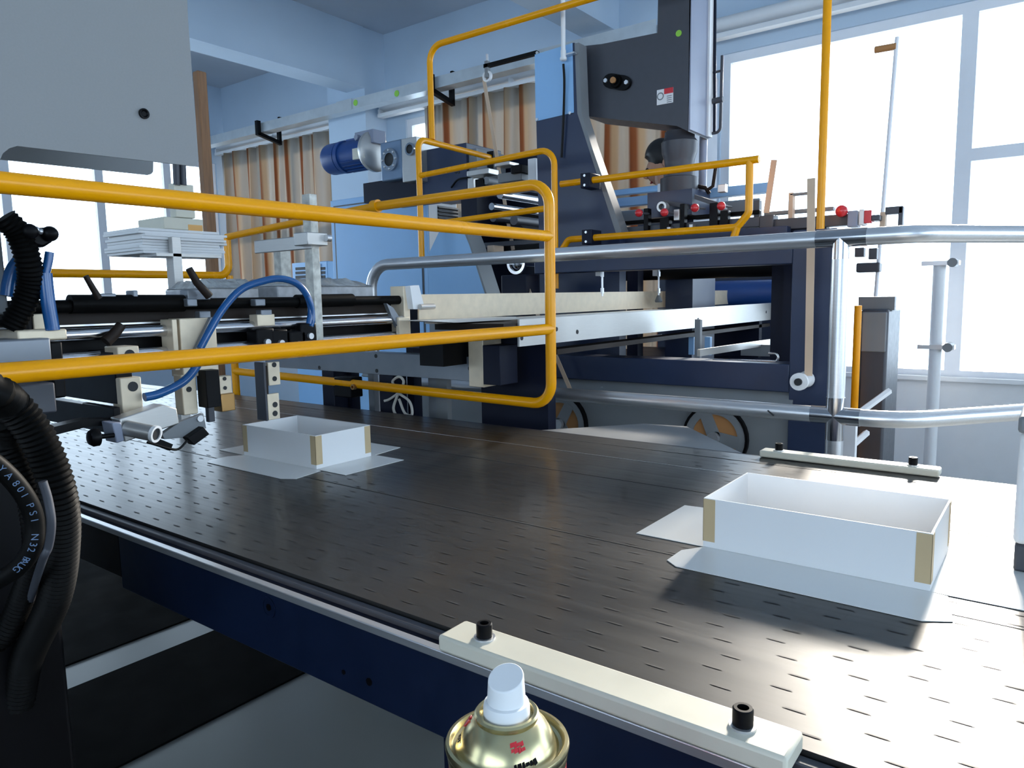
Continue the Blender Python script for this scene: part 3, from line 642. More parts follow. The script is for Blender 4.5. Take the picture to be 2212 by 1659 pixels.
# grey lower panel with round spoked openings
xpn0, xpn1 = -2.6, W(1712, 900, Y=MY).x
MB().box(xpn0, xpn1, MY+.02, MY+.05, 0.05, zL0).build('lower_panel', 'machinegrey', mc, label='grey lower panel')
MB().prism([(xpn0, MY+.02, zL0), (xpn0, MY-.02, zL0-.045), (xpn0, MY-.012, zL0-.05), (xpn0, MY+.02, zL0-.01)], (xpn1-xpn0, 0, 0)).build('drip_ledge', 'machinegrey', mc)
for (a, b, rp) in ((1212, 915, 0.118), (1545, 945, 0.112)):
    c = W(a, b, Y=MY+.012); c = Vector((c.x, MY+.012, c.z)); w_ = ring(c+Vector((0, .006, 0)), (0, -1, 0), rp, rp*0.92, 0.016).build('opening_rim', 'black', mc)
    MB().cyl(c+Vector((0, .004, 0)), c+Vector((0, -.002, 0)), rp*0.92, 40).build('fan_disc', 'brownpanel', mc, label='brown disc behind spokes')
    ring(c+Vector((0, 0, 0)), (0, -1, 0), rp*0.92, rp*0.70, 0.008).build('guard_ring', 'machinegrey', mc)
    for k in range(3):
        an = PI/2-0.5+k*2*PI/3+(0.9 if a > 1400 else 0); u = Vector((math.cos(an), 0, math.sin(an))); v = Vector((-u.z, 0, u.x))
        MB().prism([c-Vector((0, .003, 0))+v*.022, c-Vector((0, .003, 0))-v*.022, c-Vector((0, .003, 0))+u*rp*.75-v*.02, c-Vector((0, .003, 0))+u*rp*.75+v*.02], (0, -.006, 0)).build('spoke', 'machinegrey', mc)
    MB().cyl(c-Vector((0, .008, 0)), c-Vector((0, .028, 0)), 0.02, 14).build('hub', 'steel', mc)
for (a, b) in ((1300, 827), (1703, 858)): p = W(a, b, Y=MY); MB().cyl((p.x, MY-.002, p.z-.02), (p.x, MY+.02, p.z-.02), 0.006, 10).build('screw', 'steel', mc)

# ------------------------------------------------------------------ tower, arm and head
tw = thing('machine_tower', 'navy machine tower with light blue plate and grey head arm', 'machine', (-1.5, 2.9, 0))
TY = 2.62
out = [(1155, 118), (1240, 92), (1252, 245), (1275, 322), (1338, 498), (1340, 540), (1165, 540)]
YP('side_frame', 'navy', tw, out, TY, 0.055)
p = W(1250, 540, Y=TY); MB().box(W(1165, 540, Y=TY).x, W(1338, 540, Y=TY).x, TY, TY+.055, 0, p.z+.01).build('side_frame_foot', 'navy', tw)
YP('frame_edge', 'machinegrey', tw, [(1241, 94), (1250, 92), (1256, 245), (1280, 322), (1342, 498), (1342, 512), (1333, 512), (1272, 322), (1247, 245)], TY-.002, 0.06)  # aluminium edge band, its shade given as a darker grey
YP('cover_plate', 'lightblue', tw, [(1155, 118), (1236, 93), (1239, 243), (1157, 262)], TY-.004, 0.004, label='light blue cover plate')
for a, b in ((1160, 114), (1160, 258), (1231, 244)): q = W(a, b, Y=TY-.006); MB().cyl((q.x, TY-.008, q.z), (q.x, TY-.002, q.z), 0.006, 10).build('bolt', 'steel', tw)
AY = 2.72
arm = [(1240, 106), (1255, 100), (1300, 95), (1420, 71), (1423, -80), (1494, -95), (1487, 284), (1462, 272), (1258, 250)]
hd = YP('head_arm', 'slate', tw, arm, AY, 0.20, label='dark grey sheet metal head arm')
x_ = W(1490, 150, Y=AY).x
MB().box(x_-.004, x_+.004, AY, AY+.205, W(1487, 280, Y=AY).z, W(1494, -95, Y=AY).z).build('head_lit_side', 'slatelight', tw)  # window side of the head painted lighter, as if lit
MB().box(x_+.004, x_+.012, AY+.16, AY+.20, W(1487, 280, Y=AY).z, W(1494, -95, Y=AY).z).build('side_channel', 'white', tw)
# rear column carrying the head down to the floor
MB().box(W(1440, 300, Y=2.95).x, W(1500, 300, Y=2.95).x, 2.95, 3.2, 0, W(1460, 150, Y=2.95).z).build('rear_column', 'navy', tw)
c = W(1335, 178, Y=AY)
bm_ = MB(); pts = []
for i in range(28):
    an = 2*PI*i/28; k = 0.030+0.030*abs(math.cos(an))**3; pts.append((c.x+k*math.cos(an)*1.05, AY, c.z+k*math.sin(an)-.012*math.cos(an)))
fl = bm_.prism(pts, (0, -0.014, 0)).build('flange_bearing', 'black', tw)
MB().lathe((c.x, AY-.014, c.z), (0, -1, 0), [(0.026, 0), (0.024, 0.012), (0.016, 0.013), (0.016, 0.024), (0.001, 0.0245)], 20).build('bearing_hub', 'rubber', fl)
MB().cyl((c.x, AY-.03, c.z), (c.x, AY-.045, c.z), 0.012, 16).build('shaft_end', 'brownpanel', fl)
for sx in (-1, 1): MB().cyl((c.x+sx*.047, AY-.014, c.z-sx*.012), (c.x+sx*.047, AY-.022, c.z-sx*.012), 0.009, 6).build('bolt', 'steel', fl)
lb0, lb1 = W(1419, 195, Y=AY-.001), W(1454, 221, Y=AY-.001)
k = MB().box(lb0.x, lb1.x, AY-.0012, AY+.001, lb1.z, lb0.z).build('warning_label', 'white', tw, label='white label with red band')
wx, hz = lb1.x-lb0.x, lb0.z-lb1.z
MB().box(lb0.x+wx*.45, lb1.x, AY-.0020, AY-.001, lb0.z-hz*.36, lb0.z).build('red_band', 'red', k)
ring((lb0.x+wx*.22, AY-.001, lb0.z-hz*.45), (0, -1, 0), hz*.26, hz*.18, 0.0008, 20).build('symbol', 'machinegrey', k)
for i in range(4): MB().box(lb0.x+wx*.62, lb1.x-wx*.08, AY-.0020, AY-.001, lb1.z+hz*(.06+.13*i), lb1.z+hz*(.11+.13*i)).build('text_line', 'machinegrey', k)
p = W(1466, 72, Y=AY-.001); MB().cyl((p.x, AY-.002, p.z), (p.x, AY+.001, p.z), 0.012, 12).build('sticker', 'green', tw, label='small green sticker')
# bellows duct under the head
c = W(1468, 300, Y=AY+.10)
MB().lathe((c.x, AY+.10, W(1470, 418, Y=AY+.10).z), (0, 0, 1), [(0.075, 0), (0.075, 0.06), (0.062, 0.065), (0.062, 0.08), (0.056, 0.10), (0.060, 0.13), (0.070, 0.16), (0.072, 0.20), (0.06, 0.215), (0.058, 0.24)], 28).build('suction_duct', 'slate', tw, label='dark conical suction duct')
MB().box(c.x-.10, c.x+.09, AY+.02, AY+.2, W(1470, 470, Y=AY+.10).z, W(1470, 416, Y=AY+.10).z).build('duct_block', 'navy', tw)
# white tube and cable on the left face
p = W(1217, 120, Y=TY-.03)
MB().tube([(p.x, TY-.03, p.z), (p.x, TY-.03, p.z+.65)], 0.009, 12).build('air_tube', 'white', tw)
MB().lathe((p.x, TY-.03, p.z-.02), (0, 0, 1), [(0.010, 0), (0.014, 0.004), (0.014, 0.012), (0.011, 0.014), (0.011, 0.04)], 14).build('tube_fitting', 'white', tw)
MB().tube(spline([W(1217, 138, Y=TY-.03), W(1219, 180, Y=TY-.02), W(1217, 260, Y=TY-.015), W(1213, 340, Y=TY-.012)]), 0.005, 8).build('cable', 'black', tw)
MB().box(p.x-.01, p.x+.05, TY-.03, TY-.004, p.z+.0, p.z+.006).build('tube_bracket', 'steel', tw)
# linkage on the right side of the head
XL_ = x_+.03
lk = thing('linkage_rods', 'dark linkage rods and clamp right of the machine head', 'linkage', (XL_, AY+.25, 1.4))
q = [W(a, b, Y=AY+.2) for a, b in ((1543, 0), (1543, 285), (1560, 120), (1556, 285), (1530, 290))]
MB().tube([q[0]+Vector((0, 0, .3)), q[1]], 0.006, 10).build('rod', 'navydark', lk)
MB().tube(fillet([q[2], q[3], q[4]], 0.02), 0.006, 10).build('rod', 'slate', lk)
for b in (158, 220): u = W(1535, b, Y=AY+.2); v = W(1562, b-6, Y=AY+.2); MB().tube([u, v], 0.012 if b > 200 else 0.005, 10).build('clamp', 'slate', lk)
u = W(1520, 285, Y=AY+.2); v = W(1517, 420, Y=AY+.2); MB().tube([u, v], 0.016, 12).build('guide_bar', 'slatelight', lk)
# loose beige drive straps
def strap(pts, wd, label):
    mb = MB(); P = [Vector(p) for p in pts]
    for a, b in zip(P, P[1:]):
        t_ = (b-a).normalized(); n_ = t_.cross(Vector((0, 1, 0))).normalized()*wd/2
        mb.prism([a-n_, a+n_, b+n_, b-n_], (0, 0.003, 0))
    return tag(mb.build('strap', 'strap'), label, 'strap', 'beige webbing straps')
strap([W(1045, 172, Y=2.9), W(1078, 370, Y=2.9), W(1108, 540, Y=2.9)], 0.020, 'beige strap running down from the cable tray hook')
strap([W(1132, 600, Y=2.35), W(1165, 690, Y=2.27), W(1205, 780, Y=2.24), W(1232, 843, Y=2.24)], 0.016, 'beige strap across the lower left of the navy frame')
strap([W(1752, 385, Y=2.24), W(1751, 540, Y=2.24), W(1746, 812, Y=2.24)], 0.022, 'beige strap running down the navy corner post to the white roller')
strap([W(1672, 345, Y=2.6), W(1655, 460, Y=2.6)], 0.02, 'short beige strap left of the yellow post in the glare')
c = W(1722, 826, Y=2.2)
r_ = thing('guide_roller', 'small white guide roller on the navy corner post', 'roller', (c.x, 2.25, c.z))
MB().lathe((c.x, 2.30, c.z), (0, -1, 0), [(0.012, 0), (0.025, 0.005), (0.022, 0.02), (0.022, 0.06), (0.026, 0.07), (0.026, 0.085), (0.012, 0.086)], 24).build('wheel', 'white', r_)
MB().cyl((c.x, 2.30, c.z), (c.x, 2.205, c.z), 0.011, 14).build('axle', 'dark', r_)
# ================================================================== POSITIONING UNIT over the belt
SX = -1.40
un = thing('positioning_unit', 'box positioning unit with steel shafts and holed clamp plates over the belt', 'machine', (SX, 1.0, 0))
def yrod(name, m, pa, pb, X, r, seg=18): a, b = W(*pa, X=X), W(*pb, X=X); return MB().tube([a, b], r, seg).build(name, m, un)
zs1 = W(500, 707, X=SX).z; zs2 = W(750, 731, X=SX).z; zk = W(600, 653, X=SX).z
ya, yb_ = 0.30, W(872, 690, X=SX).y
MB().tube([(SX, ya, zs1), (SX, yb_, zs1)], 0.0115, 22).build('shaft', 'rod', un)
MB().tube([(SX, ya, zs2), (SX, yb_, zs2)], 0.0095, 22).build('shaft', 'rod', un)
MB().tube([(SX-.01, ya, zk), (SX-.01, yb_+.05, zk)], 0.0115, 18).build('sleeve_rod', 'rubber', un)
yrod('sleeve', 'rubber', (150, 657), (395, 655), SX-.01, 0.017)
yrod('sleeve', 'rubber', (640, 651), (760, 648), SX-.01, 0.0155)
MB().box(SX-.055, SX-.045, 0.42, yb_, zs1+.005, zk+.004).build('back_plate', 'darkbrown', un)
MB().box(SX-.055, SX-.045, 0.42, yb_, zs2-.02, zs1-.012).build('back_plate', 'black', un)
MB().box(SX-.07, SX-.03, 0.36, yb_, zs1+.014, zs1+.017).build('trim_strip', 'steel', un)
# far end plates
SB('end_plate', 'aluwarmlit', un, 873, 618, 886, 722, SX+.01, 0.05)
SB('end_bracket', 'aluwarmlit', un, 862, 685, 886, 722, SX+.022, 0.012)
XP('angled_arm', 'white', un, [(886, 618), (905, 616), (916, 660), (909, 668), (893, 668)], SX+.03, 0.02)
a = W(907, 663, X=SX+.04); b = W(937, 662, X=SX+.04); MB().tube([a, b], 0.0075, 14).build('handle_pin', 'alu', un)
XP('curved_arm', 'beamgrey', un, [(835, 655), (850, 665), (872, 700), (860, 708), (845, 680)], SX+.015, 0.012)
# clamp plates on the shafts (warm light in the cream face colour, dark holes)
def holes(par, lst, X, r):
    for a, b in lst:
        p = W(a, b, X=X); MB().cyl((X-.004, p.y, p.z), (X+.0012, p.y, p.z), r, 16).build('hole', 'dark', par)
k = SB('clamp_plate', 'aluwarmlit', un, 392, 687, 470, 812, SX+.03, 0.045, 0.002)
p = W(432, 700, X=SX+.034); q = W(380, 790, X=SX+.034)
XP('slanted_bar', 'beamgrey', un, [(456, 685), (467, 690), (418, 792), (404, 792)], SX+.040, 0.01)
SB('clamp_plate', 'aluwarmlit', un, 375, 690, 386, 800, SX+.03, 0.045)
k = SB('hanging_leg', 'aluwarmlit', un, 394, 808, 426, 896, SX+.03, 0.03, 0.002); holes(k, [(408, 841)], SX+.03, 0.0055)
FB('hanging_leg', 'black', un, 426, 800, 446, 880, W(426, 850, X=SX+.03).y+.005, 0.03)
k = SB('hanging_leg', 'aluwarmlit', un, 262, 815, 308, 900, SX+.07, 0.035, 0.002); holes(k, [(287, 835)], SX+.07, 0.009)
k = SB('cylinder_block', 'aluwarmlit', un, 255, 748, 302, 800, SX+.07, 0.05, 0.002); holes(k, [(280, 766)], SX+.07, 0.009)
yk = W(256, 790, X=SX+.07).y; MB().box(W(118, 800, Y=yk).x, SX+.055, yk, yk+.03, W(200, 866, Y=yk).z, W(200, 757, Y=yk).z).build('cylinder_body', 'black', un, 0.002)
SB('bearing_block', 'beamgrey', un, -20, 733, 112, 792, SX+.13, 0.09, 0.003)
SB('bearing_cap', 'aluwarmlit', un, 38, 712, 146, 736, SX+.10, 0.08, 0.003)
SB('bearing_block', 'black', un, 112, 738, 140, 860, SX+.10, 0.08, 0.003)
SB('cylinder_body', 'slate', un, 20, 830, 122, 897, SX+.13, 0.09, 0.003)
SB('clamp_plate', 'aluwarmlit', un, 72, 678, 106, 716, SX+.05, 0.02)
FB('mount_beam', 'black', un, 60, 868, 232, 918, 0.62, 0.02)
SB('clamp_block', 'aluwarmlit', un, 556, 679, 594, 704, SX+.02, 0.03)
for a, b, c, d in ((405, 645, 427, 662), (432, 672, 456, 688), (552, 646, 574, 661), (564, 669, 588, 682)): SB('stop_collar', 'beamgrey', un, a, b, c, d, SX+.02, 0.02, 0.002)
for a, b in ((605, 735), (645, 738), (575, 733), (668, 720)):
    p = W(a, b, X=SX+.03); MB().box(SX-.01, SX+.03, p.y-.022, p.y+.022, p.z-.028, p.z+.024).build('valve_block', 'black', un, 0.004)
    MB().cyl((SX+.03, p.y, p.z-.006), (SX+.038, p.y, p.z-.006), 0.007, 12).build('valve_screw', 'steel', un)
p = W(690, 745, X=SX+.035); MB().box(SX, SX+.05, p.y-.03, p.y+.012, p.z-.006, p.z+.008).build('fitting', 'aluwarmlit', un)
# perforated vertical bars
y_ = W(580, 850, X=SX+.03).y
k = SB('slotted_bar', 'aluwarmlit', un, 580, 782, 605, 832, SX+.03, 0.008, 0.001); holes(k, [(592, 788), (593, 818)], SX+.03, 0.0055)
k = SB('slotted_bar', 'aluwarmlit', un, 579, 850, 604, 906, SX+.03, 0.008, 0.001); holes(k, [(594, 874), (594, 893)], SX+.03, 0.0062)
SB('spacer', 'darkbrown', un, 572, 790, 581, 906, SX+.028, 0.02)
FB('bar_side', 'slate', un, 552, 783, 572, 908, W(572, 850, X=SX+.03).y, 0.006)
k = SB('foot_bracket', 'aluwarmlit', un, 474, 812, 502, 870, SX+.01, 0.02); holes(k, [(485, 818), (486, 838)], SX+.01, 0.004)
SB('foot_block', 'brass', un, 478, 850, 508, 888, SX+.02, 0.05); SB('foot_rod', 'slate', un, 448, 805, 462, 912, SX+.01, 0.012)
# tall white square pole with clamp arm
k = SB('height_pole', 'dirtywhite', un, 676, 420, 692, 745, SX+.02, 0.028, 0.001)
xx = SX-.008; yy = W(676, 520, X=SX+.02).y
p = W(640, 522, X=SX); 
MB().box(SX-.20, SX+.02, yy-.006, yy+.0, W(650, 538, X=SX).z, W(650, 508, X=SX).z).build('clamp_arm', 'alu', un, 0.002)
SB('pole_clamp', 'alu', un, 664, 502, 708, 530, SX+.034, 0.05, 0.002)
a = W(704, 514, X=SX+.04); MB().cyl(a, a+Vector((0, .012, 0)), 0.008, 12).build('clamp_screw', 'steel', un)
SB('short_post', 'dirtywhite', un, 607, 540, 629, 612, SX-.18, 0.028, 0.001)
for dx_ in (0, 14):
    MB().tube([W(380+dx_, 350, X=SX-.57), W(382+dx_, 400, X=SX-.57)], 0.009, 10).build('guide_pin', 'slate', un)
# clamping levers
for pts, r0 in (([(185, 596), (200, 622), (214, 645)], 0.006), ([(408, 580), (425, 610), (452, 640)], 0.0085), ([(262, 702), (246, 722), (228, 738)], 0.011)):
    MB().tube([W(a, b, X=SX+.03) for a, b in pts], r0*.8, 12, r2=r0).build('clamp_lever', 'darkbrown', un)
for a, b, c, d in ((212, 634, 252, 650), (288, 627, 299, 650), (345, 640, 392, 652), (405, 625, 455, 648)): SB('lever_base', 'beamgrey', un, a, b, c, d, SX, 0.03, 0.002)
# deck under the unit, carried by the cross beam and legs behind the belt
BY = 1.60
zb1, zb0 = W(900, 766, Y=BY).z, W(900, 815, Y=BY).z
xb_ = W(1030, 800, Y=BY).x
MB().box(-2.35, xb_, BY, BY+.05, zb0, zb1).build('cross_beam', 'beamgrey', un, 0.001, label='dark grey cross beam with screw holes')
for a, b in ((690, 794), (812, 769), (814, 801), (1015, 796)): p = W(a, b, Y=BY); MB().cyl((p.x, BY-.001, p.z), (p.x, BY+.004, p.z), 0.0065, 12).build('hole', 'dark', un)
MB().tube([(-1.9, BY+.03, W(960, 748, Y=BY).z), (xb_, BY+.03, W(960, 748, Y=BY).z)], 0.012, 16).build('tie_shaft', 'rod', un)
k = SB('beam_end_block', 'aluwarmlit', un, 1044, 732, 1084, 834, xb_+.03, 0.055, 0.002)
p = W(1060, 758, X=xb_+.03); MB().cyl((xb_+.03, p.y, p.z), (xb_+.032, p.y, p.z), 0.0115, 20).build('pin', 'steel', k)
SB('beam_end_block', 'aluwarmlit', un, 1084, 765, 1096, 826, xb_+.02, 0.05, 0.002)
for a0_, a1_ in ((697, 722), (820, 850)): MB().box(W(a0_, 850, Y=BY).x, W(a1_, 850, Y=BY).x, BY, BY+.06, 0, zb0).build('leg', 'navydark', un, 0.002)
for a0_, a1_, m_ in ((722, 730, 'beamgrey'), (935, 952, 'beamgrey'), (952, 975, 'machinegrey'), (806, 818, 'beamgrey')): MB().box(W(a0_, 850, Y=BY+.1).x, W(a1_, 850, Y=BY+.1).x, BY+.08, BY+.1, 0, zb0).build('leg_rail', m_, un)
FB('sensor_block', 'black', un, 722, 815, 758, 858, BY-.05, 0.05, 0.003)
p = W(762, 836, Y=BY-.06); ring((p.x, BY-.05, p.z), (0, -1, 0), 0.009, 0.005, 0.012, 16).build('sensor_tube', 'brass', un)
MB().box(SX-.06, SX+.03, 1.50, BY+.01, zb1-.02, zs2-.012).build('mount_bracket', 'black', un)
MB().box(SX-.07, SX+.02, 0.22, 0.30, 0.0, zk+.03).build('near_stand', 'black', un, 0.003)
# ------------------------------------------------------------------ sensor arm hanging above the belt
sn = thing('sensor_arm', 'grey clamp arm with hollow tube and black knob above the belt', 'sensor', W(330, 930, X=-1.26))
XA = -1.26
XP('arm_block', 'alu', sn, [(258, 905), (352, 874), (382, 882), (388, 915), (270, 955)], XA, 0.035, 0.002)
XP('arm_plate', 'slatelight', sn, [(242, 914), (262, 912), (270, 952), (252, 958)], XA+.012, 0.04, 0.002)
a = W(275, 925, X=XA+.005); b = W(333, 937, X=XA+.05)
MB().tube([a, b], 0.0135, 24).build('tube', 'alu', sn)
d_ = (b-a).normalized(); rg = ring(b-d_*.001, d_, 0.0145, 0.0105, 0.006, 24).build('tube_collar', 'white', sn); MB().cyl(b, b+d_*.003, 0.0105, 20).build('tube_bore', 'dark', sn)
a = W(246, 940, X=XA+.01); b = W(212, 944, X=XA+.01)
MB().tube([a, b], 0.004, 10).build('knob_stem', 'black', sn); MB().lathe(b, (b-a), [(0.006, -.004), (0.0145, 0), (0.0150, 0.008), (0.011, 0.014), (0.004, 0.016)], 20).build('knob', 'black', sn)
XP('bracket', 'machinegrey', sn, [(350, 938), (388, 912), (440, 893), (446, 925), (402, 945), (355, 949)], XA-.004, 0.012, 0.001)
p = W(431, 904, X=XA-.004); MB().cyl((XA-.004, p.y, p.z), (XA, p.y, p.z), 0.006, 12).build('bracket_screw', 'steel', sn)
XP('sensor_head', 'black', sn, [(405, 946), (440, 922), (453, 938), (420, 962)], XA+.012, 0.02, 0.001)
MB().tube(spline([W(318, 955, X=XA+.02), W(362, 968, X=XA+.02), W(385, 970, X=XA+.015), W(404, 952, X=XA+.01)]), 0.0022, 8).build('cable', 'black', sn)
XP('cable_plug', 'black', sn, [(335, 944), (374, 960), (368, 974), (325, 957)], XA+.02, 0.012)
XP('support_arm', 'black', sn, [(105, 925), (190, 905), (262, 905), (262, 918), (190, 922), (118, 940)], XA-.03, 0.03)
a = W(72, 915, X=XA-.01); b = W(110, 930, X=XA-.01); MB().tube([a, b], 0.008, 12).build('support_knob', 'black', sn)
SB('hanger', 'black', sn, 246, 880, 262, 915, XA-.03, 0.12)
# ------------------------------------------------------------------ air hoses
def hose(pts, r, label, X, group='blue air hoses', m='bluehose', name='air_hose'):
    P = [W(p[0], p[1], X=(p[2] if len(p) > 2 else X)) for p in pts]
    return tag(MB().tube(spline(P, 10), r, 14).build(name, m), label, 'hose', group)
hose([(432, 753), (455, 710), (483, 665), (520, 626), (565, 608), (605, 602), (640, 612), (662, 636), (672, 668), (668, 700)], 0.0075, 'blue air hose arching over the black rod', SX+.065)
hose([(664, 640), (674, 665), (676, 690), (672, 705)], 0.005, 'short thin blue hose beside the arching hose end', SX+.07)
hose([(430, 755), (425, 790), (395, 825), (345, 850), (312, 858)], 0.0080, 'blue air hose drooping under the lower yellow rail', SX+.085)
hose([(97, 590), (100, 620), (105, 660), (112, 700), (114, 713)], 0.0105, 'flat looking blue hose dropping to the bearing cap', -1.30)
hose([(52, 548), (68, 572), (84, 596), (92, 608)], 0.0065, 'upper left branch of the blue hose pair', -1.30)
hose([(107, 545), (104, 565), (98, 592), (96, 600)], 0.0065, 'upper right branch of the blue hose pair', -1.30)
hose([(60, 545), (32, 580), (22, 610), (18, 640)], 0.012, 'dark blue hose bending behind the black ribbed hose', -1.36)
vm = thing('valve_manifold', 'black air valve manifold with two fittings at the far left', 'valve', W(90, 520, X=-1.30))
XP('body', 'black', vm, [(45, 495), (105, 490), (118, 520), (95, 535), (55, 525)], -1.29, 0.05, 0.004)
for a, b in ((64, 500), (108, 505)): p = W(a, b, X=-1.285); MB().ball(p, 0.012, 10).build('fitting', 'black', vm)
for a, b in ((78, 496), (88, 500)): p = W(a, b, X=-1.285); MB().ball(p, 0.005, 8).build('screw', 'steel', vm)
MB().tube([W(60, 540, X=-1.33), W(50, 640, X=-1.36), W(55, 720, X=-1.36)], 0.012, 10).build('stem', 'black', vm)
corrugated([W(8, 470, X=-1.30), W(40, 505, X=-1.30), W(60, 560, X=-1.30), W(66, 610, X=-1.31), W(50, 660, X=-1.32), W(20, 710, X=-1.33)], 0.018, 0.007, 'corrugated_hose', 'black ribbed hose hanging from the valve manifold at the left', 'hose', 'black ribbed hoses')
tag(MB().box(*sbox(-60, 395, 6, 680, -1.36, 0.05)).build('support_column', 'machinegrey', None, 0.003), 'grey machine column at the left picture edge behind the upper yellow rail', 'column')
# ------------------------------------------------------------------ grey hood panel, top left
hp = thing('hood_panel', 'big plain grey sheet metal hood hanging at the top left', 'hood', W(300, 300, X=-1.25))
PXX = -1.25
fr = [(-420, -160), (400, -120), (406, 40), (429, 345), (427, 354), (420, 359), (60, 318), (38, 315), (20, 320), (6, 332), (0, 346), (-420, 330)]
XP('front_sheet', 'greypanel', hp, fr, PXX, 0.004)
XP('rear_sheet', 'machinegrey', hp, [(-420, 150), (332, 300), (331, 371), (327, 376), (320, 378), (-420, 300)], PXX-.28, 0.004)
MB().box(PXX-.28, PXX-.004, W(-420, 100, X=PXX).y, W(395, 0, X=PXX).y, W(200, -100, X=PXX).z, W(200, -100, X=PXX).z+.004).build('top_sheet', 'greypanel', hp)
MB().box(PXX-.28, PXX-.004, W(-420, 100, X=PXX).y, W(-420, 100, X=PXX).y+.05, 0, W(200, -100, X=PXX).z).build('support_post', 'greypanel', hp)
p = W(310, 246, X=PXX); MB().lathe((PXX, p.y, p.z), (1, 0, 0), [(0.0085, 0), (0.0085, 0.004), (0.006, 0.0045), (0.004, 0.002)], 16).build('screw', 'black', hp)
# wooden batten
p = W(432, 152, X=-2.8); q = W(462, 152, X=-2.8)
b_ = MB().box(-2.84, -2.80, W(436, 300, X=-2.8).y, W(456, 300, X=-2.8).y, 0, p.z).build('wooden_batten', 'wood', None, 0.006)
tag(b_, 'rough upright wooden batten behind the grey hood', 'batten')
# paper stack with carton on a stand
ps = thing('paper_stand', 'steel stand holding a stack of loose white paper', 'stand', W(385, 640, X=-1.95))
SB('post', 'alu', ps, 376, 512, 395, 652, -1.93, 0.02, 0.001)
zf = W(400, 552, X=-2.0).z
MB().box(-2.02, -1.93, W(330, 552, X=-1.95).y, W(470, 552, X=-1.95).y, zf-.008, zf).build('shelf', 'alu', ps)
MB().box(-1.97, -1.95, W(370, 600, X=-1.95).y, W(390, 600, X=-1.95).y, 0.8, zf-.008).build('post', 'alu', ps)
st_ = thing('paper_stack', 'stack of white paper sheets on the stand left of the curtains', 'paper', (-1.99, W(400, 540, X=-1.95).y, zf))
for i in range(9):
    y0, y1 = W(312, 530, X=-1.95).y+random.uniform(-.01, .015), W(490, 530, X=-1.95).y+random.uniform(-.02, .012)
    MB().box(-2.16, -1.955+random.uniform(-.006, .004), y0, y1, zf+i*.0075, zf+i*.0075+.0068).build('sheet', 'paper', st_, label=None)
zq = zf+9*.0075
ct = thing('small_carton', 'small cream carton with a brown picture on the paper stack', 'carton', (-1.98, W(400, 500, X=-1.95).y, zq))
cb = sbox(398, 472, 444, 512, -1.95, 0.07); MB().box(-2.10, -1.96, W(355, 500, X=-1.96).y, cb[3], zq, cb[5]).build('carton_body', 'plastic', ct, 0.002)
pp = sbox(407, 486, 438, 508, -1.9595, 0.002); MB().box(*pp).build('picture', 'brass', ct, label='brown picture on the carton')
FBx = SB('lid', 'plastic', ct, 378, 398, 420, 470, -1.97, 0.03)
# film wrapped stacks
for i, (a, b, c, d, X, lb) in enumerate(((455, 622, 560, 650, -1.70, 'film wrapped paper block left of the blue hose arch'), (600, 618, 806, 648, -1.70, 'long film wrapped paper block right of the blue hose arch'))):
    f_ = thing('wrapped_block', lb, 'package', W((a+c)/2, d, X=X), 'film wrapped paper blocks')
    bx_ = sbox(a, b, c, d, X, 0.22); MB().box(*bx_).build('paper_block', 'bagclear', f_, 0.004)
    n = MB(); nx, ny = 10, 24
    for u in range(nx+1):
        for v in range(ny+1):
            ed = min(u, nx-u, 2)/2*min(v, ny-v, 2)/2
            n.v.append((bx_[0]+(bx_[1]-bx_[0])*u/nx+.004, bx_[2]+(bx_[3]-bx_[2])*v/ny, bx_[5]+ed*(0.014+0.012*random.random())))
    for u in range(nx):
        for v in range(ny): k0 = u*(ny+1)+v; n.f.append((k0, k0+1, k0+ny+2, k0+ny+1))
    n.build('film', 'film', f_, smooth=True)
tb = thing('side_table', 'dark side table under the film wrapped blocks', 'table', (-1.85, 1.3, 0))
zt_ = W(700, 648, X=-1.70).z
MB().box(-2.0, -1.62, 0.75, W(815, 640, X=-1.62).y, zt_-.03, zt_).build('table_top', 'slate', tb)
for x in (-1.98, -1.68): MB().box(x, x+.03, BY+.065, BY+.1, 0, zt_-.03).build('leg', 'navydark', tb)
# white cord bow on the leg
bw = thing('cord_bow', 'white cord tied in a bow around a dark leg', 'cord', W(862, 850, Y=BY-.012))
for pts in ([(860, 846), (848, 825), (862, 814), (872, 825), (862, 848)], [(862, 848), (842, 862), (830, 866)], [(862, 850), (885, 868), (890, 895), (875, 893), (862, 862)], [(860, 850), (850, 880), (855, 897)], [(864, 846), (880, 836)]):
    MB().tube(spline([W(a, b, Y=BY-.012+.004*math.sin(i*2)) for i, (a, b) in enumerate(pts)], 6), 0.0042, 8).build('cord_loop', 'rope', bw)
MB().ball(W(862, 849, Y=BY-.014), 0.008, 8).build('knot', 'rope', bw)
# ================================================================== REAR: cabinet, gear motor, rollers
CYB = 3.5
cxl, cxr = W(717, 520, Y=CYB).x, W(922, 500, Y=CYB).x; czt = W(820, 419, Y=CYB).z; cdp = W(986, 440, X=cxr).y-CYB
cb_ = thing('switch_cabinet', 'light blue switch cabinet with louvred side behind the steel rail', 'cabinet', ((cxl+cxr)/2, CYB+cdp/2, 0))
MB().box(cxl, cxr, CYB, CYB+cdp, 0, czt).build('body', 'lightblue', cb_, 0.004)
dr = MB().box(cxl+.05, cxr-.05, CYB-.006, CYB, 0.1, czt-.05).build('door', 'lightblue', cb_, 0.003)
MB().box(cxl+.035, cxr-.035, CYB-.002, CYB, 0.085, czt-.04).build('door_gasket', 'slate', cb_)
MB().box(cxr, cxr+.003, CYB+.02, CYB+cdp-.01, 0.1, czt-.04).build('side_cover', 'white', cb_)
